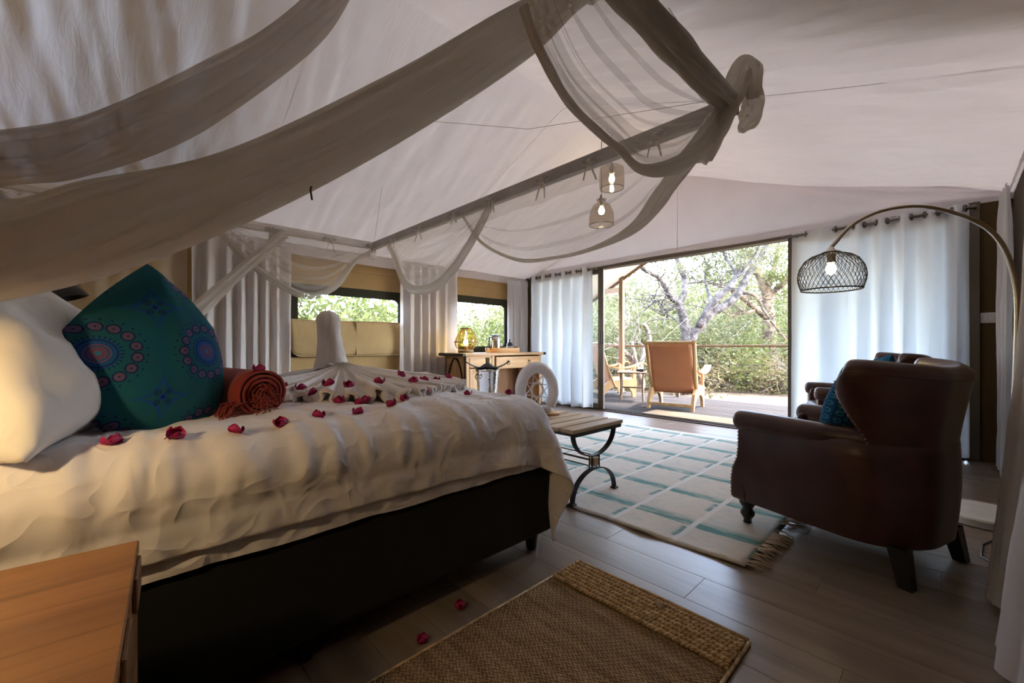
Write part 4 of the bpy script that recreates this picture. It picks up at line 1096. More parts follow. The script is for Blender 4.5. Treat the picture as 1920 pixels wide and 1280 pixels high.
petal(-0.24, 2.40, 'single magenta bract on top of the pillow behind the cushion', 1.20, 1.2)
petal(1.35, 1.95, 'magenta bract near the foot edge of the duvet below the desk', None, 1.1); petal(1.40, 1.50, 'magenta bract at the curved foot corner of the duvet', None, 1.1); petal(1.10, 2.65, 'magenta bract at the far edge of the duvet beyond the towel', None, 1.2)
petal(0.891, 1.214, 'magenta bract on the floor between the bed and the jute rug', 0.0015, 1.1); petal(0.703, 1.160, 'magenta bract on the floor touching the edge of the jute rug', 0.0015, 1.0)

# ------------------------------------------------------------------ curtains
def torus(mb, c, axis, R, r, n=18, k=8):
    ax = Vector(axis).normalized(); e1 = ax.orthogonal().normalized(); e2 = ax.cross(e1); c = Vector(c)
    mb.tube([tuple(c+e1*(R*math.cos(2*PI*i/n))+e2*(R*math.sin(2*PI*i/n))) for i in range(n)], r, k, False, True)
def folded(a, b, zt, zb, phase, amp, n, m_, nrm, seed, flare=0.0, flat_top=1.0, spread=0.0, irr=0.35):
    """curtain surface from point a to b (plan), folds along nrm; phase(s) counts folds"""
    A, B = Vector((*a, 0)), Vector((*b, 0)); N_ = Vector((*nrm, 0)); g = np.zeros((n, m_, 3))
    for i in range(n):
        s = i/(n-1)
        for j in range(m_):
            t = j/(m_-1)
            s2 = 0.5+(s-0.5)*(1+spread*t)
            p = A.lerp(B, s2)
            f = math.sin(2*PI*(phase(s)+irr*nz(s*4.0, seed, 2))+0.5*nz(t*1.3, s*6, seed)*t)
            f += 0.35*math.sin(4*PI*phase(s)+seed+t)*t
            am = amp*(lerp(flat_top, 1.0, sstep(0, 0.12, t)))*(0.70+0.85*nz(s*7, seed, t*0.6))
            p = p+N_*(f*am+flare*t*t+0.012*fbm(s*4, t*3, seed))
            along = (B-A).normalized()*(0.010*math.sin(2*PI*phase(s)*2+1)*t)
            g[i, j] = (p.x+along.x, p.y+along.y, lerp(zt, zb+0.012*nz(s*7, seed), t))
    return MB().grid(g)
def eyelet_curtain(label, a, b, zt, zb, phase, nf, u, seed, rod_z, amp=0.045, spread=0.0):
    t = thing('eyelet_curtain', label, 'curtain', (u, (a+b)/2, 0), 0, 'white eyelet curtains at the sliding door')
    mb = folded((u, a), (u, b), zt, zb, phase, amp, 220, 40, (1, 0), seed, 0.0, 0.9, spread, 0.08); mb.v = [(x-u, y-(a+b)/2, z) for x, y, z in mb.v]
    mb.build('cloth', 'curtain_cloth', t, 180)
    k = 0
    last = phase(0)
    for i in range(1, 400):
        s = i/400; ph = phase(s)
        if math.floor(2*ph) != math.floor(2*last):
            m = MB(); torus(m, (0, lerp(a, b, s)-(a+b)/2, rod_z), (0.35 if k % 2 else -0.35, 1, 0), 0.024, 0.007); m.build('eyelet', 'rod_metal', t, 180); k += 1
        last = ph
    return t
def rod(label, a, b, u, z):
    t = thing('curtain_rod', label, 'curtain rod', (u, (a+b)/2, z), 0, 'curtain rods above the sliding door')
    h = (b-a)/2
    MB().tube([(0, -h, 0), (0, h, 0)], 0.0125, 12).build('rod', 'rod_metal', t, 60)
    for y in (-h, h): MB().lathe([(0, -0.02), (0.018, -0.014), (0.02, 0), (0.018, 0.014), (0, 0.02)], 12, (0, y, 0), 'y').build('finial', 'rod_metal', t, 60)
    for y in (-h+0.12, h-0.12): MB().box(0, U1-u+0.0, y-0.008, y+0.008, -0.016, 0.016, 0.003).build('bracket', 'rod_metal', t)
rod('dark curtain rod above the door beside the desk corner', 3.56, 4.96, 5.06, 2.082); rod('dark curtain rod above the armchairs', -0.14, 1.20, 5.06, 2.082)
eyelet_curtain('white eyelet curtain hanging beside the desk corner', 3.64, 4.90, 2.118, 0.03, lambda s: 0.25+6.0*s, 6, 5.06, 1.0, 2.082, 0.058)
eyelet_curtain('wide white eyelet curtain hanging behind the armchairs', 1.13, -0.115, 2.118, 0.03, lambda s: 0.25+ (0.9*s/0.36 if s < 0.36 else 0.9+5.0*(s-0.36)/0.64), 6, 5.06, 2.0, 2.082, 0.06)
def wcurtain(label, a, b, ph, amp, seed, mat='window_curtain', v=4.945, zt=2.03, group='pale curtains along the window wall'):
    mb = folded((a, v), (b, v), zt, 0.02, lambda s: ph*s+0.3*math.sin(s*5+seed), amp, 180, 30, (0, 1), seed, 0.0, 0.6)
    c = (a+b)/2; mb.v = [(x-c, y-v, z) for x, y, z in mb.v]
    o = mb.build('window_curtain', mat, None, 180); o.location = (c, v, 0); tag(o, label, 'curtain', group)
wcurtain('pale window curtain at the bed side of the first window', 0.50, 1.36, 6.5, 0.045, 3.0); wcurtain('pale window curtain between the two windows', 2.66, 3.60, 6.0, 0.05, 4.0)
wcurtain('narrow pale window curtain in the corner beyond the desk', 4.57, 5.04, 4.0, 0.03, 5.0); wcurtain('sheer net curtain behind the bed head reading lamp', -0.45, 0.46, 5.0, 0.05, 6.0, 'net', 4.90)
mb = folded((1.45, -0.25), (2.58, -0.25), 2.09, 0.02, lambda s: 7*s, 0.05, 200, 40, (0, 1), 7.0, 0.12, 0.6, 0.06)
o = mb.build('side_curtain', 'window_curtain', None, 180); tag(o, 'pale side curtain flaring onto the floor beside the lamp base', 'curtain', 'curtains on the side wall')
mb = folded((4.50, -0.28), (5.02, -0.28), 2.09, 0.02, lambda s: 4*s, 0.035, 120, 30, (0, 1), 8.0, 0.0, 0.6)
o = mb.build('side_curtain', 'window_curtain', None, 180); tag(o, 'narrow pale curtain in the dark corner next to the switches', 'curtain', 'curtains on the side wall')
# switches
for y, lb, gangs in ((-0.219, 'white double light switch plate on the brown wall', 2), (-0.312, 'white socket plate beside the double switch', 1)):
    t = thing('switch_plate', lb, 'switch', (U1-0.001, y, 1.178)); w = 0.044 if gangs == 2 else 0.022
    MB().box(-0.012, 0.0, -w, w, -0.043, 0.043, 0.004).build('plate', 'white_plastic', t)
    for k in range(gangs): MB().box(-0.017, -0.012, -w+0.012+k*0.034, -w+0.042+k*0.034 if gangs == 2 else w-0.008, -0.026, 0.026, 0.002).build('rocker', 'white_plastic', t)
MB().box(-0.010, 0.0, -0.049, -0.045, -0.008, 0.008, 0.001).build('conduit', 'white_plastic', t)

# ------------------------------------------------------------------ rugs
def rug_mats():
    m, t, o = newmat('grid_rug'); v = coords(t); x, y, _ = sep(t, v)
    n1 = noi(t, coords(t, 'Object', (30, 5, 1)), 1.0, 5, 0.7); n2 = noi(t, v, 9, 4); n3 = noi(t, coords(t, 'Object', (90, 14, 1)), 1.0, 3, 0.7)
    IV = (0.60, 0.545, 0.47); TE = (0.075, 0.235, 0.225); WH = (0.64, 0.61, 0.565); PA = (0.38, 0.47, 0.445)
    fx = ((x+0.07*0+ (n2-0.5)*0.03)/0.425+10.0).fract(); fy = ((y+(n2-0.5)*0.03)/0.345+10.0).fract()
    col = mixc(t, n3.ramp(0.45, 0.75)*0.6, IV, (0.40, 0.36, 0.30)); col = mixc(t, n2.ramp(0.48, 0.75)*0.5, col, PA)
    tf = fx.ramp(0.0, 0.02)*fx.ramp(0.30, 0.10); col = mixc(t, tf*(n1.ramp(0.30, 0.55)*0.9), col, TE)
    td = fy.ramp(0.06, 0.09)*fy.ramp(0.2, 0.12)*fx.gt(0.62)*fx.lt(0.95); col = mixc(t, td*n1.ramp(0.32, 0.5)*0.8, col, TE)
    col = mixc(t, fy.ramp(0.0, 0.015)*fy.ramp(0.095, 0.08), col, WH)
    b = bump(t, noi(t, coords(t, 'Object', (260, 60, 60)), 1.0, 3), 0.7, 0.004)
    out(t, o, prin(t, col, 1.0, 0, b, 0.05))
    m, t, o = newmat('jute'); v = coords(t); x, y, _ = sep(t, v)
    w1 = ((x*520).sin()*(y*330+ (x*260).sin()*1.2).sin())
    n1 = noi(t, coords(t, 'Object', (30, 4, 1)), 1.0, 5, 0.7); n2 = noi(t, v, 220, 2)
    col = mixc(t, n1.ramp(0.35, 0.65), (0.21, 0.125, 0.062), (0.38, 0.245, 0.13)); col = mixc(t, (w1.ramp(0.1, 0.9))*n2.ramp(0.4, 0.65)*0.8, col, (0.62, 0.46, 0.27)); col = mixc(t, w1.ramp(-0.1, -0.9)*0.6, col, (0.06, 0.03, 0.013))
    b = bump(t, w1+n2*0.6, 1.0, 0.004)
    out(t, o, prin(t, col, 1.0, 0, b, 0.05))
    m, t, o = newmat('jute_braid'); v = coords(t)
    n1 = noi(t, v, 40, 4, 0.7); n2 = noi(t, coords(t, 'Object', (300, 120, 300)), 1.0, 2)
    col = mixc(t, n1.ramp(0.3, 0.7), (0.33, 0.21, 0.11), (0.62, 0.46, 0.28)); b = bump(t, n2, 0.8, 0.003)
    out(t, o, prin(t, col, 1.0, 0, b, 0.05))
rug_mats()
RU0, RU1, RV0, RV1 = 1.93, 4.46, 0.60, 3.45
rug = thing('woven_rug', 'ivory woven rug with faded teal grid and fringed end', 'rug', (2.165, 0.906, 0))
g = np.zeros((70, 80, 3))
for i in range(70):
    for j in range(80):
        x = lerp(RU0, RU1, i/69); y = lerp(RV0, RV1, j/79); e = min(i, 69-i, j, 79-j)
        w = 0.006*math.sin(y*11+0.8*math.sin(y*5))*math.exp(-i/3.0)
        g[i, j] = (x-2.165+w, y-0.906, 0.010+0.0035*fbm(x*4, y*4, 6)+(0.006*max(0, math.sin(y*13))*math.exp(-i/1.6)))
m = MB().grid(g); o = m.build('pile', 'grid_rug', rug, 180); md = o.modifiers.new('thick', 'SOLIDIFY'); md.thickness = 0.009; md.offset = -1
m = MB(); rd = random.Random(12)
for end, y0, sg in ((0, RV0, -1), (1, RV1, 1)):
    for k in range(170 if end == 0 else 60):
        x = rd.uniform(RU0, RU1)-2.165; L = rd.uniform(0.045, 0.085); y = y0-0.906
        m.tube([(x, y-sg*0.006, 0.011), (x+rd.gauss(0, .008), y+sg*L*0.5, 0.010+rd.random()*0.008), (x+rd.gauss(0, .014), y+sg*L, 0.004)], [0.0035, 0.003, 0.0018], 5)
        m.tube([(x, y-sg*0.004, 0.012), (x+rd.gauss(0, .012), y+sg*L*0.4, 0.013), (x+rd.gauss(0, .018), y+sg*L*0.8, 0.005)], [0.003, 0.0025, 0.0015], 4)
m.build('fringe', 'fringe_yarn', rug, 180, 'stuff')
jr = thing('jute_rug', 'brown jute runner with chunky braided border beside the bed', 'rug', (0.85, 0.775, 0))
g = np.zeros((60, 40, 3))
for i in range(60):
    for j in range(40):
        x = lerp(-0.62, 0.605, i/59); y = lerp(-0.335, 0.335, j/39)
        g[i, j] = (x+0.004*nz(y*9, 3), y+0.005*nz(x*9), 0.0115+0.0025*fbm(x*7, y*7, 2))
o = MB().grid(g).build('weave', 'jute', jr, 180); md = o.modifiers.new('thick', 'SOLIDIFY'); md.thickness = 0.010; md.offset = -1
for k in range(7):       # braids run across the end of the rug
    x = 0.435+0.0235*k; mb = MB(); n = 46
    for ph in (0, PI):
        pts = []; rs = []
        for i in range(n*4):
            y = lerp(-0.333, 0.333, i/(n*4-1)); a_ = i/(n*4)*2*PI*23+ph+k
            pts.append((x+0.0048*math.cos(a_)+0.003*nz(y*8, k), y, 0.0165+0.0038*math.sin(a_))); rs.append(0.0062*(0.85+0.25*nz(i*0.4, k)))
        mb.tube(pts, rs, 5)
    mb.build('braid', 'jute_braid', jr, 180)
mb = MB(); mb.tube([(0.607, -0.335, 0.009), (0.612, 0, 0.009), (0.607, 0.335, 0.009)], 0.008, 8); mb.tube([(-0.62, -0.338, 0.008), (0.0, -0.34, 0.008), (0.605, -0.338, 0.008)], 0.006, 8); mb.tube([(-0.62, 0.338, 0.008), (0.0, 0.34, 0.008), (0.605, 0.338, 0.008)], 0.006, 8)
mb.build('edge_binding', 'jute_braid', jr, 180)
m = MB(); rd = random.Random(5)
for k in range(26): a_ = rd.uniform(0, 6.28); m.tube([(0.545, -0.065, 0.024), (0.545+0.012*math.cos(a_), -0.065+0.012*math.sin(a_), 0.033), (0.545+0.02*math.cos(a_), -0.065+0.02*math.sin(a_), 0.024)], 0.0014, 4)
m.build('tuft', 'fringe_yarn', jr, 180, 'stuff')

# ------------------------------------------------------------------ nightstand
ns = thing('nightstand', 'warm brown acacia bedside table at the near side of the bed', 'nightstand', (0.03, 1.145, 0), math.radians(-4.0))
# local: X towards the head is negative, Y towards the room is negative; corner of the top at the origin
MB().box(-0.50, 0.0, -0.55, 0.0, 0.528, 0.552, 0.0025).build('top', 'acacia', ns)
MB().box(-0.022, -0.002, -0.545, -0.005, 0.06, 0.528, 0.002).build('side_panel', 'acacia', ns)
MB().box(-0.498, -0.478, -0.545, -0.005, 0.06, 0.528, 0.002).build('side_panel', 'acacia', ns)
MB().box(-0.478, -0.022, -0.02, -0.005, 0.06, 0.528).build('back_panel', 'acacia', ns)
for z in (0.08, 0.30): MB().box(-0.478, -0.022, -0.54, -0.02, z, z+0.018, 0.002).build('shelf', 'acacia', ns)
for y in (-0.12, -0.36): MB().box(-0.001, 0.006, y-0.055, y+0.055, 0.485, 0.545, 0.002).build('corner_bracket', 'dark_panel', ns)
d_ = MB().box(-0.476, -0.024, -0.552, -0.535, 0.33, 0.52, 0.003).build('drawer', 'acacia', ns)
MB().box(-0.29, -0.21, -0.565, -0.552, 0.42, 0.435, 0.003).build('handle', 'iron', d_)
for x in (-0.47, -0.03):
    for y in (-0.52, -0.03): MB().box(x-0.02, x+0.02, y-0.02, y+0.02, 0, 0.06, 0.003).build('leg', 'dark_panel', ns)

# reading lamps at the bed head
def reading_lamp(label, loc, rz, on):
    t = thing('reading_lamp', label, 'lamp', loc, rz, 'black reading lamps at the bed head')
    MB().tube([(-0.24, 0, 0.0), (-0.20, 0, 0.10), (-0.11, 0, 0.13), (-0.03, 0, 0.105)], 0.007, 8).build('arm', 'black_shade', t, 60)
    MB().box(-0.26, -0.235, -0.03, 0.03, -0.05, 0.05, 0.004).build('wall_plate', 'black_shade', t)
    M_ = Matrix.Rotation(math.radians(-18), 4, 'Y')
    m = MB().lathe([(0.0, 0.115), (0.024, 0.113), (0.028, 0.085), (0.034, 0.08), (0.075, 0.05), (0.115, -0.03), (0.111, -0.03), (0.07, 0.045), (0.03, 0.072), (0.0, 0.075)], 28).xf(M_); m.build('lamp_shade', 'black_shade', t, 60)
    MB().lathe([(0.0, 0.008), (0.016, 0.012), (0.022, 0.03), (0.016, 0.055), (0.0, 0.062)], 14).xf(M_).build('bulb', 'bulb_glow' if on else 'white_plastic', t, 60)
    if on:
        L = bpy.data.lights.new('reading_light', 'POINT'); L.energy = on; L.color = (1.0, 0.66, 0.30); L.shadow_soft_size = 0.02
        lo = bpy.data.objects.new('reading_light', L); COL.objects.link(lo); lo.parent = t; lo.location = (0.004, 0, -0.012)
    return t
reading_lamp('black dome reading lamp above the pillows at the window side', (-0.235, 3.17, 1.215), math.radians(-8), 0)
reading_lamp('black dome reading lamp glowing at the near side of the bed head', (-0.42, 0.99, 1.00), math.radians(10), 1.9)

# ------------------------------------------------------------------ bench at the foot of the bed
bn = thing('slatted_bench', 'slatted wooden bench on curved black iron legs at the bed foot', 'bench', (2.155, 2.10, 0.011))
for k in range(11):
    y = -0.615+0.1145*k; MB().box(-0.265, 0.265, y, y+0.093, 0.428, 0.452, 0.003).build('slat', 'bench_wood', bn)
for x in (-0.245, 0.245): MB().box(x-0.012, x+0.012, -0.60, 0.63, 0.412, 0.428, 0.002).build('rail', 'iron', bn)
for y in (-0.60, 0.63): MB().box(-0.25, 0.25, y-0.012, y+0.012, 0.405, 0.428, 0.002).build('cross_rail', 'iron', bn)
def flatbar(mb, pts, y0, y1, th):
    n = len(pts); g = np.zeros((n, 4, 3))
    for i in range(n):
        a_, b_ = pts[max(0, i-1)], pts[min(n-1, i+1)]; d = np.array([b_[0]-a_[0], b_[1]-a_[1]]); d /= np.linalg.norm(d); q = np.array([-d[1], d[0]])*th/2
        x, z = pts[i]
        g[i] = [(x+q[0], y0, z+q[1]), (x+q[0], y1, z+q[1]), (x-q[0], y1, z-q[1]), (x-q[0], y0, z-q[1])]
    mb.grid(g, wv=True); o = len(mb.v)-n*4
    mb.f.append((o, o+1, o+2, o+3)); mb.f.append((o+n*4-1, o+n*4-2, o+n*4-3, o+n*4-4))
for y in (-0.575, 0.60):
    m = MB(); flatbar(m, [(0.215*math.cos(PI+PI*i/24), 0.412+0.155*math.sin(PI+PI*i/24)) for i in range(25)], y-0.016, y+0.016, 0.008); m.build('upper_arch', 'iron', bn)
    m = MB(); flatbar(m, [(0.22*math.cos(PI*i/24), 0.012+0.165*math.sin(PI*i/24)) for i in range(25)] , y-0.016, y+0.016, 0.008); m.build('leg', 'iron', bn)
    for s in (-1, 1): MB().box(s*0.222-0.02, s*0.222+0.02, y-0.02, y+0.02, 0.0, 0.012, 0.003).build('foot', 'iron', bn)
    m = MB()
    for x in (-0.052, -0.026, 0.026, 0.052):
        zt = 0.412-0.155*math.sqrt(1-(x/0.215)**2); zb = 0.012+0.165*math.sqrt(1-(x/0.22)**2)
        MB().tube([(x, y, zb), (x, y, zt)], 0.0045, 6).build('spindle', 'iron', bn)
    MB().box(-0.024, 0.024, y-0.016, y+0.016, 0.192, 0.243, 0.003).build('wood_block', 'pine_up', bn)
for z in (0.20, 0.24):
    for x in (-0.052, 0.052): MB().tube([(x, -0.575, z), (x, 0.60, z)], 0.004, 6).build('stretcher', 'iron', bn)

# on the bench: bucket with bottle and cloth, padded hoop on a board
bk = thing('ice_bucket', 'hammered silver ice bucket on the far end of the bench', 'bucket', (2.12, 2.52, 0.464))
MB().lathe([(0.0, 0.0), (0.068, 0.0), (0.072, 0.006), (0.080, 0.15), (0.090, 0.285), (0.098, 0.292), (0.098, 0.30), (0.090, 0.305), (0.086, 0.29), (0.070, 0.02), (0.0, 0.015)], 36).build('shell', 'hammered_steel', bk, 40)
for s in (-1, 1):
    m = MB(); m.tube([(s*0.088, -0.028, 0.265), (s*0.108, -0.02, 0.24), (s*0.11, 0.0, 0.225), (s*0.108, 0.02, 0.24), (s*0.088, 0.028, 0.265)], 0.0045, 6); m.build('handle', 'kettle_steel', bk, 60)
bt = thing('wine_bottle', 'dark wine bottle with gold foil neck standing in the ice bucket', 'bottle', (2.13, 2.53, 0.482))
MB().lathe([(0, 0), (0.036, 0), (0.038, 0.01), (0.038, 0.20), (0.03, 0.245), (0.016, 0.28), (0.015, 0.33)], 20).build('glass', 'bottle_green', bt, 60)
MB().lathe([(0.0155, 0.285), (0.017, 0.29), (0.0165, 0.355), (0.019, 0.36), (0.019, 0.375), (0.0, 0.38)], 16).build('foil', 'gold_foil', bt, 60)
g = np.zeros((25, 11, 3))
for i in range(25):
    for j in range(11):
        x = lerp(-0.17, 0.17, i/24); y = lerp(-0.09, 0.09, j/10)*(1-0.75*abs(x/0.17)**1.5)
        z = 0.302+0.03*(abs(x)/0.10)**2.0*(1 if abs(x) > 0.02 else 1)*0.7+0.05*math.exp(-((x-0.0)/0.05)**2)*(1-abs(y)/0.12)+0.004*nz(x*40, y*40)
        g[i, j] = (x*math.cos(-0.7)-y*math.sin(-0.7), x*math.sin(-0.7)+y*math.cos(-0.7), z)
o = MB().grid(g).build('napkin', 'black_cloth', None, 180); o.location = (2.12, 2.52, 0.464); tag(o, 'black cloth napkin spread like wings over the ice bucket', 'napkin')
md = o.modifiers.new('thick', 'SOLIDIFY'); md.thickness = 0.004
hp = thing('padded_hoop', 'white padded arch with a web of strings standing on the bench', 'hoop', (2.16, 2.02, 0.482), math.radians(-44))
for k, (y, R, r) in enumerate(((-0.04, 0.115, 0.036), (0.036, 0.120, 0.038))):
    m = MB(); m.tube([((R)*math.cos(a_), y, 0.145+(R+0.05)*math.sin(a_)*(1 if math.sin(a_) > 0 else 0.85)) for a_ in np.linspace(-0.75, PI+0.75, 40)], [r*(1+0.08*nz(i*0.4, k)) for i in range(40)], 12); m.build('padded_roll', 'linen_white', hp, 180)
MB().rbox((0.10, 0.055, 0.02), 0.015, (4, 3, 1), 3, lambda p: p+Vector((0, 0, 0.022))).build('padded_base', 'linen_white', hp, 180)
C0 = [(0.088*math.cos(2*PI*i/8+0.3), 0.155+0.115*math.sin(2*PI*i/8+0.3)) for i in range(8)]
for i in range(8):
    a_, b_ = C0[i], C0[(i+3) % 8]; MB().tube([(a_[0], -0.028, a_[1]), (b_[0], -0.03, b_[1])], 0.0035, 5).build('string', 'linen_white', hp)
m = MB(); m.tube([(0.045*math.cos(2*PI*i/16), -0.031, 0.155+0.055*math.sin(2*PI*i/16)) for i in range(16)], 0.004, 6, False, True); m.build('string_ring', 'linen_white', hp, 180)
o = MB().rbox((0.16, 0.10, 0.008), 0.006, (10, 6, 1), 3, lambda p: Vector((p.x, p.y*math.sqrt(max(0.05, 1-(p.x/0.17)**2)), p.z+0.461))).build('serving_board', 'tray_wood', None, 60)
o.location = (2.16, 2.02, 0.011); o.rotation_euler = (0, 0, math.radians(-44)); tag(o, 'tan oval wooden board under the padded arch on the bench', 'board')

# ------------------------------------------------------------------ writing desk and what stands on it
DK = thing('writing_desk', 'pine writing desk with iron arches between window and corner', 'desk', (3.20, 4.30, 0))
L_, D_, HT = 1.60, 0.55, 0.85
for k in range(3): MB().box(0.05, L_-0.05, D_*k/3+0.001, D_*(k+1)/3-0.001, HT-0.035, HT, 0.003).build('top_board', 'pine', DK)
for a, b in ((0.0, 0.05), (L_-0.05, L_)): MB().box(a, b, -0.004, D_+0.004, HT-0.037, HT+0.002, 0.004).build('end_cap', 'iron', DK)
# cabinet half
MB().box(0.09, 0.11, 0.04, D_-0.04, 0.04, HT-0.035).build('side_panel', 'pine_up', DK)
MB().box(0.55, 0.57, 0.04, D_-0.04, 0.04, HT-0.035).build('side_panel', 'pine_up', DK)
for x in (0.085, 0.525): MB().box(x, x+0.05, 0.03, 0.075, 0, HT-0.035, 0.003).build('leg', 'pine_up', DK)
for x in (0.085, 0.525): MB().box(x, x+0.05, D_-0.075, D_-0.03, 0, HT-0.035, 0.003).build('leg', 'pine_up', DK)
MB().box(0.135, 0.525, 0.04, 0.055, HT-0.06, HT-0.035).build('apron', 'pine', DK)
d_ = MB().box(0.14, 0.52, 0.028, 0.048, 0.66, 0.79, 0.004).build('drawer', 'pine', DK)
dd = MB().box(0.14, 0.52, 0.036, 0.05, 0.06, 0.645, 0.003).build('cabinet_door', 'pine_up', DK)
for x in (0.14, 0.46): MB().box(x, x+0.06, 0.028, 0.038, 0.06, 0.645, 0.003).build('stile', 'pine_up', dd)
for z in (0.06, 0.585): MB().box(0.20, 0.46, 0.028, 0.038, z, z+0.06, 0.003).build('panel_rail', 'pine', dd)
MB().box(0.09, L_-0.09, D_-0.06, D_-0.045, 0.12, HT-0.035).build('back_panel', 'dark_panel', DK)
# drawer over the knee hole
MB().box(0.60, L_-0.12, 0.04, D_-0.06, 0.63, 0.65).build('drawer_box', 'pine', DK)
d2 = MB().box(0.60, L_-0.12, 0.026, 0.05, 0.645, 0.795, 0.004).build('drawer', 'pine', DK)
for x in (0.83, 1.25):
    m = MB(); torus(m, (x, 0.016, 0.705), (0, 1, 0.2), 0.024, 0.0035, 20, 6); m.lathe([(0, -0.008), (0.012, -0.006), (0.014, 0.0), (0, 0.006)], 12, (x, 0.02, 0.73), 'y'); m.build('ring_pull', 'iron', d2, 60)
for y in (0.03, D_-0.075): MB().box(L_-0.12, L_-0.075, y, y+0.045, 0, HT-0.035, 0.003).build('leg', 'pine_up', DK)
MB().box(L_-0.105, L_-0.09, 0.075, D_-0.075, 0.10, HT-0.035).build('side_panel', 'pine_up', DK)
# pointed iron arch on the end panel
for s in (-1, 1):
    pts = [(0.275+s*(0.20-0.20*(1-math.cos(PI/2*i/14))*1.0), 0.04+0.74*math.sin(PI/2*i/14)**0.9) for i in range(15)]
    m = MB(); m.tube([(0.082, y, z) for y, z in pts], 0.011, 8); m.build('iron_arch', 'iron', DK, 60)
for y in (0.06, 0.49): MB().tube([(0.082, y, 0.03), (0.082, y, 0.80)], 0.008, 6).build('iron_bar', 'iron', DK)
pts = [(0.05, 0.79), (0.07, 0.60), (0.06, 0.40), (0.03, 0.2)]

def bulb(parent, loc, e, size=0.028, on='bulb_glow', col=(1.0, 0.76, 0.42)):
    MB().lathe([(0, -size*1.25), (size*0.7, -size*0.95), (size, -size*0.1), (size*0.75, size*0.75), (size*0.4, size*1.4), (0, size*1.45)], 16, loc).build('bulb', on, parent, 60)
    if e:
        L = bpy.data.lights.new('bulb_light', 'POINT'); L.energy = e; L.color = col; L.shadow_soft_size = size*1.1
        lo = bpy.data.objects.new('bulb_light', L); COL.objects.link(lo); lo.parent = parent; lo.location = (loc[0], loc[1], loc[2]-size*2.6)
ln = thing('hurricane_lantern', 'glowing amber glass lantern wrapped in thin bamboo straps on the desk', 'lantern', (3.48, 4.60, HT))
MB().lathe([(0, 0), (0.105, 0), (0.108, 0.006), (0.108, 0.035), (0.10, 0.042), (0, 0.042)], 28).build('base', 'bamboo', ln, 40)
LP = [(0.095, 0.045), (0.135, 0.09), (0.155, 0.145), (0.148, 0.19), (0.118, 0.26), (0.085, 0.315), (0.070, 0.33)]
MB().lathe(LP, 32).build('glass_body', 'amber_glass', ln, 180)
m = MB(); torus(m, (0, 0, 0.335), (0, 0, 1), 0.068, 0.011, 28, 8); m.build('top_ring', 'bamboo', ln, 180)
m = MB(); torus(m, (0, 0, 0.150), (0, 0, 1), 0.159, 0.006, 36, 6); m.build('hoop', 'bamboo', ln, 180)
zz = [q[1] for q in LP]; rr = [q[0]+0.004 for q in LP]
for k in range(6):
    a0 = 2*PI*k/6; tw_ = 0.9 if k % 2 else -0.9
    pts = [(np.interp(z, zz, rr)*math.cos(a0+tw_*(z-0.19)/0.29), np.interp(z, zz, rr)*math.sin(a0+tw_*(z-0.19)/0.29), z) for z in np.linspace(0.045, 0.33, 18)]
    MB().tube(pts, 0.0062, 6, True, False, 0.5).build('strap', 'bamboo', ln, 180)
MB().lathe([(0.0, 0.042), (0.022, 0.042), (0.022, 0.095), (0.016, 0.10), (0, 0.10)], 14).build('socket', 'bulb_socket', ln, 60)
bulb(ln, (0, 0, 0.145), 0, 0.034)
ty = thing('wooden_tray', 'rounded wooden tray holding tea things on the desk', 'tray', (4.17, 4.60, HT))
m = MB(); n = 40
def ov(f): return [(0.27*f*math.copysign(abs(math.cos(2*PI*i/n))**0.55, math.cos(2*PI*i/n)), 0.16*f*math.copysign(abs(math.sin(2*PI*i/n))**0.55, math.sin(2*PI*i/n))) for i in range(n)]
m.grid([[(*p, 0.0) for p in ov(0.0)], [(*p, 0.0) for p in ov(0.96)], [(*p, 0.01) for p in ov(1.0)], [(*p, 0.065) for p in ov(1.0)], [(*p, 0.07) for p in ov(0.98)], [(*p, 0.065) for p in ov(0.95)], [(*p, 0.014) for p in ov(0.93)], [(*p, 0.012) for p in ov(0.0)]], wv=True)
m.build('tray_body', 'tray_wood', ty, 50)
m = MB(); m.tube([(-0.285, 0.05, 0.03), (-0.30, 0.0, 0.10), (-0.30, -0.03, 0.12), (-0.285, -0.06, 0.04)], 0.006, 6); m.build('tray_handle', 'iron', ty, 180)
kt = thing('steel_kettle', 'brushed steel kettle jug on the tray', 'kettle', (4.02, 4.60, HT+0.013))
MB().lathe([(0, 0), (0.088, 0), (0.09, 0.01), (0.078, 0.16), (0.072, 0.225), (0.066, 0.235), (0, 0.24)], 28).build('jug', 'kettle_steel', kt, 40)
MB().lathe([(0.073, 0.222), (0.071, 0.24), (0.03, 0.25), (0, 0.252)], 24).build('lid', 'black_plastic', kt, 40)
m = MB(); m.tube([(-0.07, 0, 0.21), (-0.115, 0, 0.20), (-0.12, 0, 0.10), (-0.085, 0, 0.05)], 0.011, 8); m.build('handle', 'black_plastic', kt, 180)
gj = thing('glass_jar', 'small glass jar with black domed lid on the tray', 'jar', (4.33, 4.62, HT+0.013))
MB().lathe([(0, 0), (0.045, 0), (0.05, 0.01), (0.05, 0.07), (0.042, 0.085), (0, 0.085)], 20).build('glass', 'glass_clear_jar', gj, 40)
MB().lathe([(0.05, 0.085), (0.048, 0.11), (0.03, 0.135), (0.01, 0.145), (0.008, 0.16), (0.013, 0.17), (0.008, 0.185), (0, 0.19)], 20).build('lid', 'black_plastic', gj, 60)
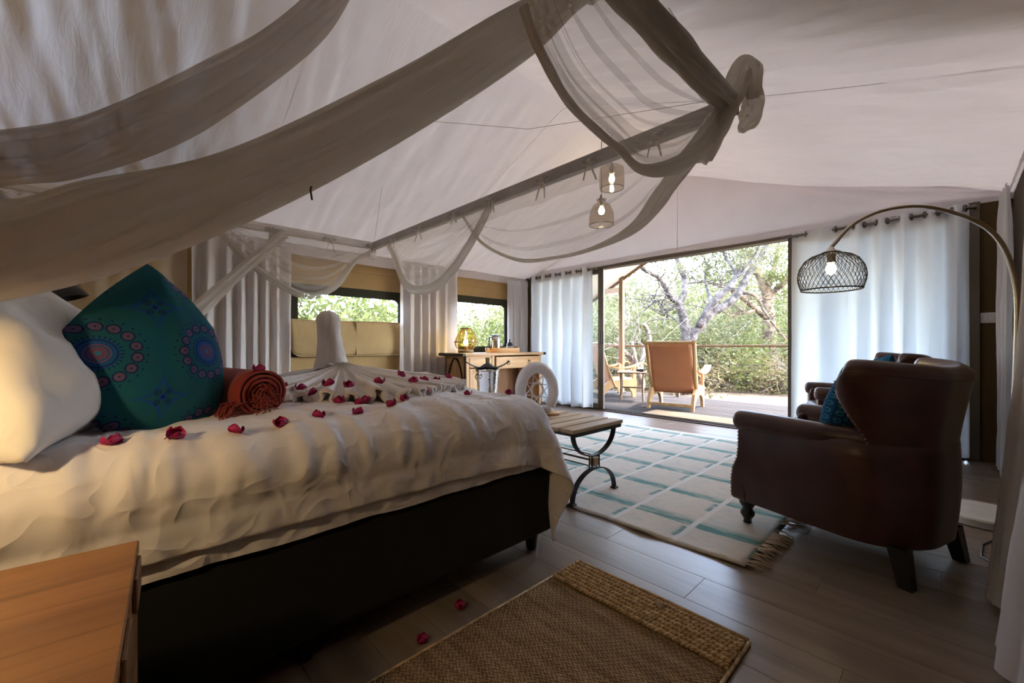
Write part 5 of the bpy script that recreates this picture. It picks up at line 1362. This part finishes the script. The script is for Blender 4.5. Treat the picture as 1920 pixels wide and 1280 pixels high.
for k, (x, y) in enumerate(((4.10, 4.50), (4.40, 4.53))):
    t = thing('cup', ('dark cup on the tray in front of the kettle', 'dark cup on the tray beside the glass jar')[k], 'cup', (x, y, HT+0.013), 1.0+2*k, 'cups on the tray')
    MB().lathe([(0, 0), (0.028, 0), (0.032, 0.008), (0.042, 0.075), (0.039, 0.075), (0.03, 0.012), (0, 0.01)], 18).build('bowl', 'bulb_socket', t, 50)
    m = MB(); m.tube([(0.036, 0, 0.06), (0.06, 0, 0.055), (0.06, 0, 0.03), (0.034, 0, 0.02)], 0.005, 6); m.build('handle', 'bulb_socket', t, 180)

# ------------------------------------------------------------------ armchairs
def dot_mat():
    m, t, o = newmat('dotted_blue'); v = coords(t, 'UV'); x, y, _ = sep(t, nd(t, 'ShaderNodeTexCoord', 'UV'))
    a = (x*16).fract()-0.5; b = (y*16+(x*16-(x*16).fract())*0.5).fract()-0.5
    d = (a*a+b*b).sqrt(); col = mixc(t, d.lt(0.33)*d.gt(0.16), (0.010, 0.055, 0.13), (0.03, 0.17, 0.27))
    out(t, o, prin(t, col, 0.9, 0, bump(t, noi(t, coords(t), 500, 2), 0.2, 0.001), 0.1))
dot_mat()
def armchair(label, loc, rz):
    ch = thing('wingback_armchair', label, 'armchair', loc, rz, 'brown leather armchairs')
    # plan of the outer wall: left front -> round the back -> right front
    def plan(s, grow=0.0, yf=0.33):
        hw, yb, rc = 0.30+grow, -0.36-grow, 0.24+grow*0.6
        l1 = yf-(yb+rc); l2 = PI/2*rc; l3 = 2*(hw-rc); tot = 2*l1+2*l2+l3; d = s*tot
        if d < l1: return (-hw, yf-d)
        d -= l1
        if d < l2: a_ = PI+d/rc; return (-hw+rc+rc*math.cos(a_), yb+rc+rc*math.sin(a_))
        d -= l2
        if d < l3: return (-hw+rc+d, yb)
        d -= l3
        if d < l2: a_ = 1.5*PI+d/rc; return (hw-rc+rc*math.cos(a_), yb+rc+rc*math.sin(a_))
        return (hw, yb+rc+(d-l2))
    # body: sides and back below the arms, one closed wall
    def wall(s0, s1, z0, z1, th, grow0, grow1, yf0, yf1, ns, name, bow=0.0, top=None, lipr=0.03):
        n, ring = ns, 20; g = np.zeros((n, ring, 3))
        for i in range(n):
            q = i/(n-1)
            for j in range(ring):
                # rounded cross section: outer up, over, inner down
                if j < 8: t, tau = j/7, 0.0
                elif j < 12: t, tau = 1.0, (j-8+0.5)/4
                else: t, tau = 1-(j-12)/7, 1.0
                e = 0.0
                zt = z1(q) if callable(z1) else z1
                lip = lipr*math.sin(PI*tau) if t >= 1.0 else 0.0
                yf = lerp(yf0, yf1, t)
                gr = lerp(grow0, grow1, t**1.6)+bow*math.sin(PI*t)
                sq = lerp(s0, s1, q)
                x, y = plan(sq, gr-th*tau, yf)
                edge = min(q, 1-q)/0.03
                z = lerp(z0, zt, t)+lip
                if t > 0.9 and edge < 1: z -= 0.03*(1-edge)**2
                g[i, j] = (x, y, z)
        m = MB().grid(g); a = [j for j in range(ring)]; m.f.append(tuple(range(ring))[::-1]); m.f.append(tuple((n-1)*ring+j for j in range(ring)))
        m.f += [(i*ring+ring-1, i*ring, (i+1)*ring, (i+1)*ring+ring-1) for i in range(n-1)]
        return m
    wall(0.0, 1.0, 0.135, 0.545, 0.085, 0.0, 0.012, 0.345, 0.325, 90, 'b', 0.012).build('body', 'leather', ch, 70)
    # winged back: leans and flares outwards, its front edges step forward at the top
    def zt(q): return 0.845+0.02*math.cos((q-0.5)*2*PI*1.0)*-1*0.8+0.0
    n, ring = 110, 26; g = np.zeros((n, ring, 3))
    for i in range(n):
        q = i/(n-1)
        for j in range(ring):
            if j < 10: t, tau = j/9, 0.0
            elif j < 16: t, tau = 1.0, (j-10+0.5)/6
            else: t, tau = 1-(j-16)/9, 1.0
            yf = lerp(-0.205, -0.115, sstep(0.0, 0.75, t)) - 0.03*sstep(0.85, 1.0, t)
            gr = lerp(0.006, 0.055, t**1.3)
            ed = min(q, 1-q); rnd = math.sqrt(max(0.0, 1-(1-min(1, ed/0.045))**2))
            th = 0.085*(0.35+0.65*rnd); mid = (0.085-th)/2
            x, y = plan(q, gr-mid-th*tau, yf)
            z = lerp(0.50, zt(q), t)+0.035*math.sin(PI*tau)*(t >= 1.0)
            if t > 0.55: z -= 0.05*(1-rnd)*((t-0.55)/0.45)
            g[i, j] = (x, y, z)
    m = MB().grid(g); m.f.append(tuple(range(ring))[::-1]); m.f.append(tuple((n-1)*ring+j for j in range(ring))); m.f += [(i*ring+ring-1, i*ring, (i+1)*ring, (i+1)*ring+ring-1) for i in range(n-1)]
    bk_ = m.build('backrest', 'leather', ch, 80)
    m = MB()      # piping round the outside just under the top edge
    m.tube([(*plan(q, 0.052, -0.13), zt(q)-0.02) for q in np.linspace(0.03, 0.97, 80)], 0.0035, 6); m.build('piping', 'leather', bk_, 180)
    m = MB()
    for s in (0, 1):
        for k in range(16):
            t = k/15; yf = lerp(-0.205, -0.115, sstep(0.0, 0.75, t*0.93)); x, y = plan(0.0 if s == 0 else 1.0, lerp(0.006, 0.055, t**1.3)+0.002, yf-0.018)
            m.lathe([(0.0035, 0), (0.0028, 0.002), (0, 0.003)], 8, (0, 0, 0)); nv = 24
            M_ = Matrix.Translation((x, y, lerp(0.53, 0.80, t))) @ Matrix.Rotation(math.radians(-90 if s == 0 else 90), 4, 'Y')
            for i in range(len(m.v)-nv, len(m.v)): m.v[i] = tuple(M_ @ Vector(m.v[i]))
    m.build('nail_trim', 'brass', bk_, 180, 'stuff')
    # arm rolls
    for s in (-1, 1):
        m = MB(); pts = [(s*(0.245+0.03*sstep(-0.22, -0.02, y)+0.006*sstep(0, 0.3, y)), y, 0.556) for y in np.linspace(-0.22, 0.335, 16)]; rs = [0.046+0.008*sstep(-0.2, 0.3, p[1]) for p in pts]
        for k in range(1, 6): pts.append((s*0.281, 0.335+0.034*math.sin(PI/2*k/5), 0.556)); rs.append(max(0.004, 0.054*math.cos(PI/2*k/5)**0.6))
        m.tube(pts, rs, 20); m.build('arm_roll', 'leather', ch, 60)
        # front scroll panel of the arm, stepping forward at the foot
        prof = [(0.33, 0.56), (0.345, 0.50), (0.345, 0.42), (0.352, 0.36), (0.378, 0.30), (0.385, 0.24), (0.385, 0.16), (0.378, 0.137), (0.30, 0.137), (0.30, 0.56)]
        m = MB(); m.prism(prof, s*0.20 if s > 0 else -0.31, 0.31 if s > 0 else -0.20, 'x'); f = m.build('arm_front', 'leather', ch, 35)
        md = f.modifiers.new('soft', 'BEVEL'); md.width = 0.012; md.segments = 3; md.limit_method = 'ANGLE'
        m = MB()
        for k in range(22):
            z = lerp(0.15, 0.53, k/21); y = np.interp(z, [0.137, 0.16, 0.24, 0.30, 0.36, 0.42, 0.56], [0.378, 0.386, 0.386, 0.379, 0.353, 0.346, 0.345])
            for xx in (s*0.302, s*0.21): m.lathe([(0, -0.004), (0.004, -0.002), (0.005, 0.0), (0, 0.004)], 6, (xx, y, z), 'y')
        m.build('nail_trim', 'brass', f, 180, 'stuff')
    MB().rbox((0.21, 0.03, 0.085), 0.015, (4, 1, 3), 3, lambda p: p+Vector((0, 0.345, 0.222))).build('front_rail', 'leather', ch, 60)
    MB().rbox((0.212, 0.30, 0.075), 0.05, (8, 10, 2), 4, lambda p: p+Vector((0, 0.075, 0.375+0.02*math.cos(p.x*6)*math.cos(p.y*4)))).build('seat_cushion', 'leather', ch, 180)
    MB().rbox((0.20, 0.05, 0.17), 0.045, (8, 2, 8), 4, lambda p: p+Vector((0, -0.235-0.12*(p.z+0.17)*0.5-0.08*(0.1-min(0.1, abs(p.x)))*0, 0.62))).build('inner_back', 'leather', ch, 180)
    for s in (-1, 1):
        MB().lathe([(0, 0), (0.016, 0), (0.022, 0.012), (0.018, 0.022), (0.021, 0.032), (0.034, 0.052), (0.035, 0.066), (0.024, 0.082), (0.028, 0.094), (0.040, 0.112), (0.04, 0.138), (0, 0.138)], 20, (s*0.245, 0.33, 0)).build('front_leg', 'ebony', ch, 60)
        m = MB(); a0 = np.array([s*0.235, -0.30]); 
        g = [[(a0[0]+dx*(0.030-0.008*(1-t))+s*0.012*(1-t), a0[1]+dy*(0.030-0.008*(1-t))-0.03*(1-t), 0.15*t) for dx, dy in ((-1, -1), (1, -1), (1, 1), (-1, 1))] for t in (0, 0.33, 0.66, 1.0)]
        m.grid(g, wv=True); m.f.append((3, 2, 1, 0)); m.build('back_leg', 'ebony', ch)
    return ch
CH1 = armchair('dark brown leather wingback armchair seen from its side at the rug edge', (2.57, 0.352, 0), -0.307)
CH2 = armchair('second brown leather wingback armchair half hidden before the white curtain', (4.54, 0.50, 0), 0.307)
for par, loc, lb, rz0 in (((2.57, 0.352), (-0.06, -0.08, 0.655), 'blue dotted cushion in the nearer armchair', -0.307), ((4.54, 0.50), (0.03, -0.10, 0.66), 'blue dotted cushion in the farther armchair, only its tip showing', 0.307)):
    mb = pillow(0.42, 0.42, 0.085, 26, 26, 0.012, 3.0, 0.10)
    o = mb.build('chair_cushion', 'dotted_blue', None, 180); tag(o, lb, 'cushion', 'blue dotted cushions')
    c, s = math.cos(rz0), math.sin(rz0)
    o.location = (par[0]+loc[0]*c-loc[1]*s, par[1]+loc[0]*s+loc[1]*c, loc[2]); o.rotation_euler = (math.radians(14), 0.10, rz0)

# ------------------------------------------------------------------ arc floor lamp
al = thing('arc_lamp', 'arched steel floor lamp with wire mesh shade over the armchair', 'lamp', (3.43, -0.13, 0))
MB().lathe([(0, 0), (0.185, 0), (0.195, 0.006), (0.195, 0.04), (0.188, 0.048), (0, 0.05)], 48).build('base', 'marble', al, 40)
O_ = np.array((3.43, -0.13, 0.0))
AR = [(3.472, -0.20, 0.05), (3.475, -0.235, 0.55), (3.472, -0.25, 1.086), (3.455, -0.238, 1.312), (3.404, -0.19, 1.496), (3.331, -0.099, 1.616), (3.187, 0.079, 1.703), (3.046, 0.24, 1.695), (2.957, 0.366, 1.625), (2.905, 0.455, 1.505)]
MB().tube([tuple(q-O_) for q in spline(AR, 70)], [0.0125]*40+[0.0105]*30, 10).build('arched_pole', 'brushed_steel', al, 60)
S0 = (2.904-O_[0], 0.457-O_[1], 1.265)
SP = [(0.140, 0.0), (0.152, 0.035), (0.158, 0.075), (0.150, 0.12), (0.125, 0.165), (0.085, 0.195), (0.04, 0.208)]
zz2 = [q[1] for q in SP]; rr2 = [q[0] for q in SP]
mb = MB()
for d_ in (-1, 1):
    for k in range(40):
        a0 = 2*PI*k/40; L = np.linspace(0, 0.208, 11)
        mb.tube([(S0[0]+np.interp(z, zz2, rr2)*math.cos(a0+d_*z*3.6), S0[1]+np.interp(z, zz2, rr2)*math.sin(a0+d_*z*3.6), S0[2]+z) for z in L], 0.0014, 3, False)
mb.build('shade_mesh', 'iron', al, 180)
mb = MB(); torus(mb, S0, (0, 0, 1), 0.140, 0.004, 40, 6); mb.build('shade_rim', 'iron', al, 180)
mb = MB(); torus(mb, (S0[0], S0[1], S0[2]+0.205), (0, 0, 1), 0.042, 0.004, 24, 6); mb.build('shade_rim', 'iron', al, 180)
MB().lathe([(0, 0.24), (0.012, 0.24), (0.02, 0.225), (0.045, 0.21), (0.022, 0.20), (0.022, 0.15), (0.0, 0.15)], 20, S0).build('socket', 'brushed_steel', al, 60)
bulb(al, (S0[0], S0[1], S0[2]+0.115), 0, 0.026)
m = MB(); m.tube([(0.03, -0.06, 0.03), (-0.10, -0.12, 0.012), (-0.25, -0.05, 0.004), (-0.45, 0.02, 0.004), (-0.62, 0.03, 0.004), (-0.80, -0.09, 0.004)], 0.0035, 6); m.build('cable', 'black_plastic', al, 180)

# ------------------------------------------------------------------ pendants below the ridge
def pendant(label, loc, prof, neck):
    t = thing('pendant_lamp', label, 'pendant lamp', loc, 0, 'smoked glass pendants under the ridge')
    zt = zceil(loc[1])-loc[2]-0.01
    MB().tube([(0, 0, neck), (0, 0, zt)], 0.003, 6).build('cord', 'iron', t)
    MB().lathe(prof, 32).build('glass_shade', 'smoke_glass', t, 180)
    m = MB(); torus(m, (0, 0, prof[0][1]), (0, 0, 1), prof[0][0], 0.004, 32, 6); m.build('rim', 'iron', t, 180)
    MB().lathe([(0.0, neck+0.01), (0.014, neck+0.005), (0.022, neck-0.03), (0.03, neck-0.035), (0.03, neck-0.05), (0.018, neck-0.055), (0.018, neck-0.10), (0, neck-0.10)], 16).build('socket', 'iron', t, 60)
    bulb(t, (0, 0, neck-0.15), 0, 0.030)
pendant('lower bell shaped smoked glass pendant lamp', (3.441, 2.35, 2.135), [(0.118, 0.0), (0.122, 0.03), (0.115, 0.12), (0.085, 0.19), (0.045, 0.215), (0.040, 0.235), (0.05, 0.25), (0.03, 0.262)], 0.29)
pendant('upper drum shaped smoked glass pendant lamp', (3.62, 2.35, 2.54), [(0.115, 0.0), (0.122, 0.02), (0.124, 0.10), (0.12, 0.20), (0.08, 0.225), (0.03, 0.23)], 0.25)

# ------------------------------------------------------------------ on the deck
def planter_chair(label, loc, rz):
    t = thing('planter_chair', label, 'lounge chair', loc, rz, 'wooden planter chairs on the deck')
    W2 = 0.335
    for s in (-1, 1):
        outer = [(-0.33, 0.0), (-0.30, 0.12), (-0.235, 0.25), (-0.16, 0.315), (0.0, 0.335), (0.25, 0.35), (0.40, 0.36), (0.42, 0.30), (0.40, 0.12), (0.40, 0.0)]
        inner = [(0.33, 0.0), (0.31, 0.10), (0.25, 0.18), (0.15, 0.215), (0.03, 0.215), (-0.10, 0.19), (-0.20, 0.12), (-0.25, 0.04), (-0.265, 0.0)]
        poly = outer+inner; m = MB(); x0, x1 = s*W2-0.022, s*W2+0.022; n = len(poly)
        no, ni = len(outer), len(inner)
        m.v = [(x0, y, z) for y, z in poly]+[(x1, y, z) for y, z in poly]
        m.f = [(i, (i+1) % n, n+(i+1) % n, n+i) for i in range(n)]
        ii = inner[::-1]; idx = [no+ni-1-k for k in range(ni)]
        for base in (0, n):
            a_, b_ = 0, 0
            while a_ < no-1 or b_ < ni-1:
                if b_ >= ni-1 or (a_ < no-1 and (a_+1)/(no-1) <= (b_+1)/(ni-1)): m.f.append((base+a_, base+a_+1, base+idx[b_])); a_ += 1
                else: m.f.append((base+a_, base+idx[b_+1], base+idx[b_])); b_ += 1
        m.build('arched_leg_frame', 'chair_wood', t)
        m = MB(); m.tube([tuple(p) for p in spline([(s*W2, -0.02, 0.20), (s*(W2+0.01), -0.16, 0.50), (s*(W2+0.02), -0.25, 0.80), (s*(W2+0.025), -0.33, 1.03), (s*(W2+0.03), -0.36, 1.06)], 18)], 0.026, 8, True, False, 1.3); m.build('back_post', 'chair_wood', t, 60)
        m = MB(); g = []
        for i, p in enumerate(spline([(s*(W2+0.03), -0.20, 0.62), (s*(W2+0.05), 0.05, 0.57), (s*(W2+0.06), 0.30, 0.60), (s*(W2+0.06), 0.50, 0.67), (s*(W2+0.05), 0.60, 0.62)], 20)):
            w = 0.035+0.02*math.sin(PI*i/19); g.append([(p[0]-w, p[1], p[2]-0.014), (p[0]+w, p[1], p[2]-0.014), (p[0]+w, p[1], p[2]+0.014), (p[0]-w, p[1], p[2]+0.014)])
        m.grid(g, wv=True); m.f += [(0, 1, 2, 3), (79, 78, 77, 76)]; m.build('armrest', 'chair_wood', t)
        MB().box(s*W2-0.02, s*W2+0.02, 0.33, 0.40, 0.34, 0.62, 0.006).build('arm_post', 'chair_wood', t)
    MB().tube([(-W2-0.04, -0.345, 1.045), (W2+0.04, -0.345, 1.045)], 0.028, 10).build('top_rail', 'chair_wood', t, 60)
    MB().box(-W2, W2, -0.315, -0.285, 0.055, 0.10, 0.004).build('stretcher', 'chair_wood', t)
    MB().box(-W2, W2, 0.36, 0.395, 0.30, 0.35, 0.004).build('stretcher', 'chair_wood', t)
    g = np.zeros((26, 15, 3))
    for i, p in enumerate(spline([(0, -0.365, 1.03), (0, -0.27, 0.80), (0, -0.17, 0.50), (0, -0.10, 0.30), (0, -0.02, 0.24), (0, 0.15, 0.30), (0, 0.39, 0.355)], 26)):
        for j in range(15):
            x = lerp(-W2+0.015, W2-0.015, j/14); g[i, j] = (x, p[1]-0.012*math.cos(x*4)*math.sin(PI*min(1, i/16)), p[2])
    o = MB().grid(g).build('leather_sling', 'sling_leather', t, 180); md = o.modifiers.new('thick', 'SOLIDIFY'); md.thickness = 0.006
    return t
planter_chair('tan leather planter chair seen from behind on the deck', (6.55, 3.06, -0.05), math.radians(-80))
planter_chair('planter chair partly hidden beyond the side table at the deck edge', (7.20, 4.72, -0.05), math.radians(-125))
st = thing('side_table', 'small square wooden side table between the planter chairs', 'table', (6.86, 4.02, -0.05), math.radians(-62))
for k in range(5): MB().box(-0.26+0.104*k+0.002, -0.26+0.104*(k+1)-0.002, -0.24, 0.24, 0.50, 0.525, 0.003).build('top_slat', 'post_wood', st)
for x in (-0.2, 0.2):
    for s in (-1, 1):
        m = MB(); m.tube([(x, s*0.19, 0), (x*0.92, s*0.15, 0.28), (x, s*0.19, 0.5)], 0.017, 7); m.build('leg', 'post_wood', st, 60)
MB().box(-0.19, 0.19, -0.012, 0.012, 0.22, 0.245, 0.003).build('stretcher', 'post_wood', st)
bo = thing('binoculars', 'black binoculars on the side table', 'binoculars', (6.93, 3.90, 0.475), math.radians(20))
for s in (-1, 1): MB().lathe([(0, -0.07), (0.026, -0.07), (0.028, -0.02), (0.02, 0.02), (0.019, 0.06), (0, 0.06)], 16, (0, 0, 0), 'y').xf(Matrix.Translation((s*0.034, 0, 0.028))).build('barrel', 'black_plastic', bo, 50)
MB().box(-0.02, 0.02, -0.02, 0.03, 0.022, 0.04, 0.004).build('bridge', 'black_plastic', bo)
bo = thing('book', 'small field guide book lying on the side table', 'book', (6.80, 4.12, 0.475), math.radians(-50))
MB().box(-0.09, 0.09, -0.065, 0.065, 0.004, 0.026, 0.001).build('pages', 'white_plastic', bo); MB().box(-0.094, 0.094, -0.068, 0.068, 0.0, 0.004).build('cover', 'bark_warm', bo); MB().box(-0.094, 0.094, -0.068, 0.068, 0.026, 0.03).build('cover', 'bark_warm', bo)
g = np.zeros((30, 60, 3))
for i in range(30):
    for j in range(60): g[i, j] = (lerp(-0.27, 0.27, i/29), lerp(-0.70, 0.70, j/59), 0.014+0.002*nz(i*1.7, j*1.7))
o = MB().grid(g).build('doormat', 'coir', None, 180); o.location = (5.77, 2.42, -0.05); tag(o, 'golden coir doormat on the deck outside the threshold', 'doormat')
md = o.modifiers.new('thick', 'SOLIDIFY'); md.thickness = 0.013; md.offset = -1
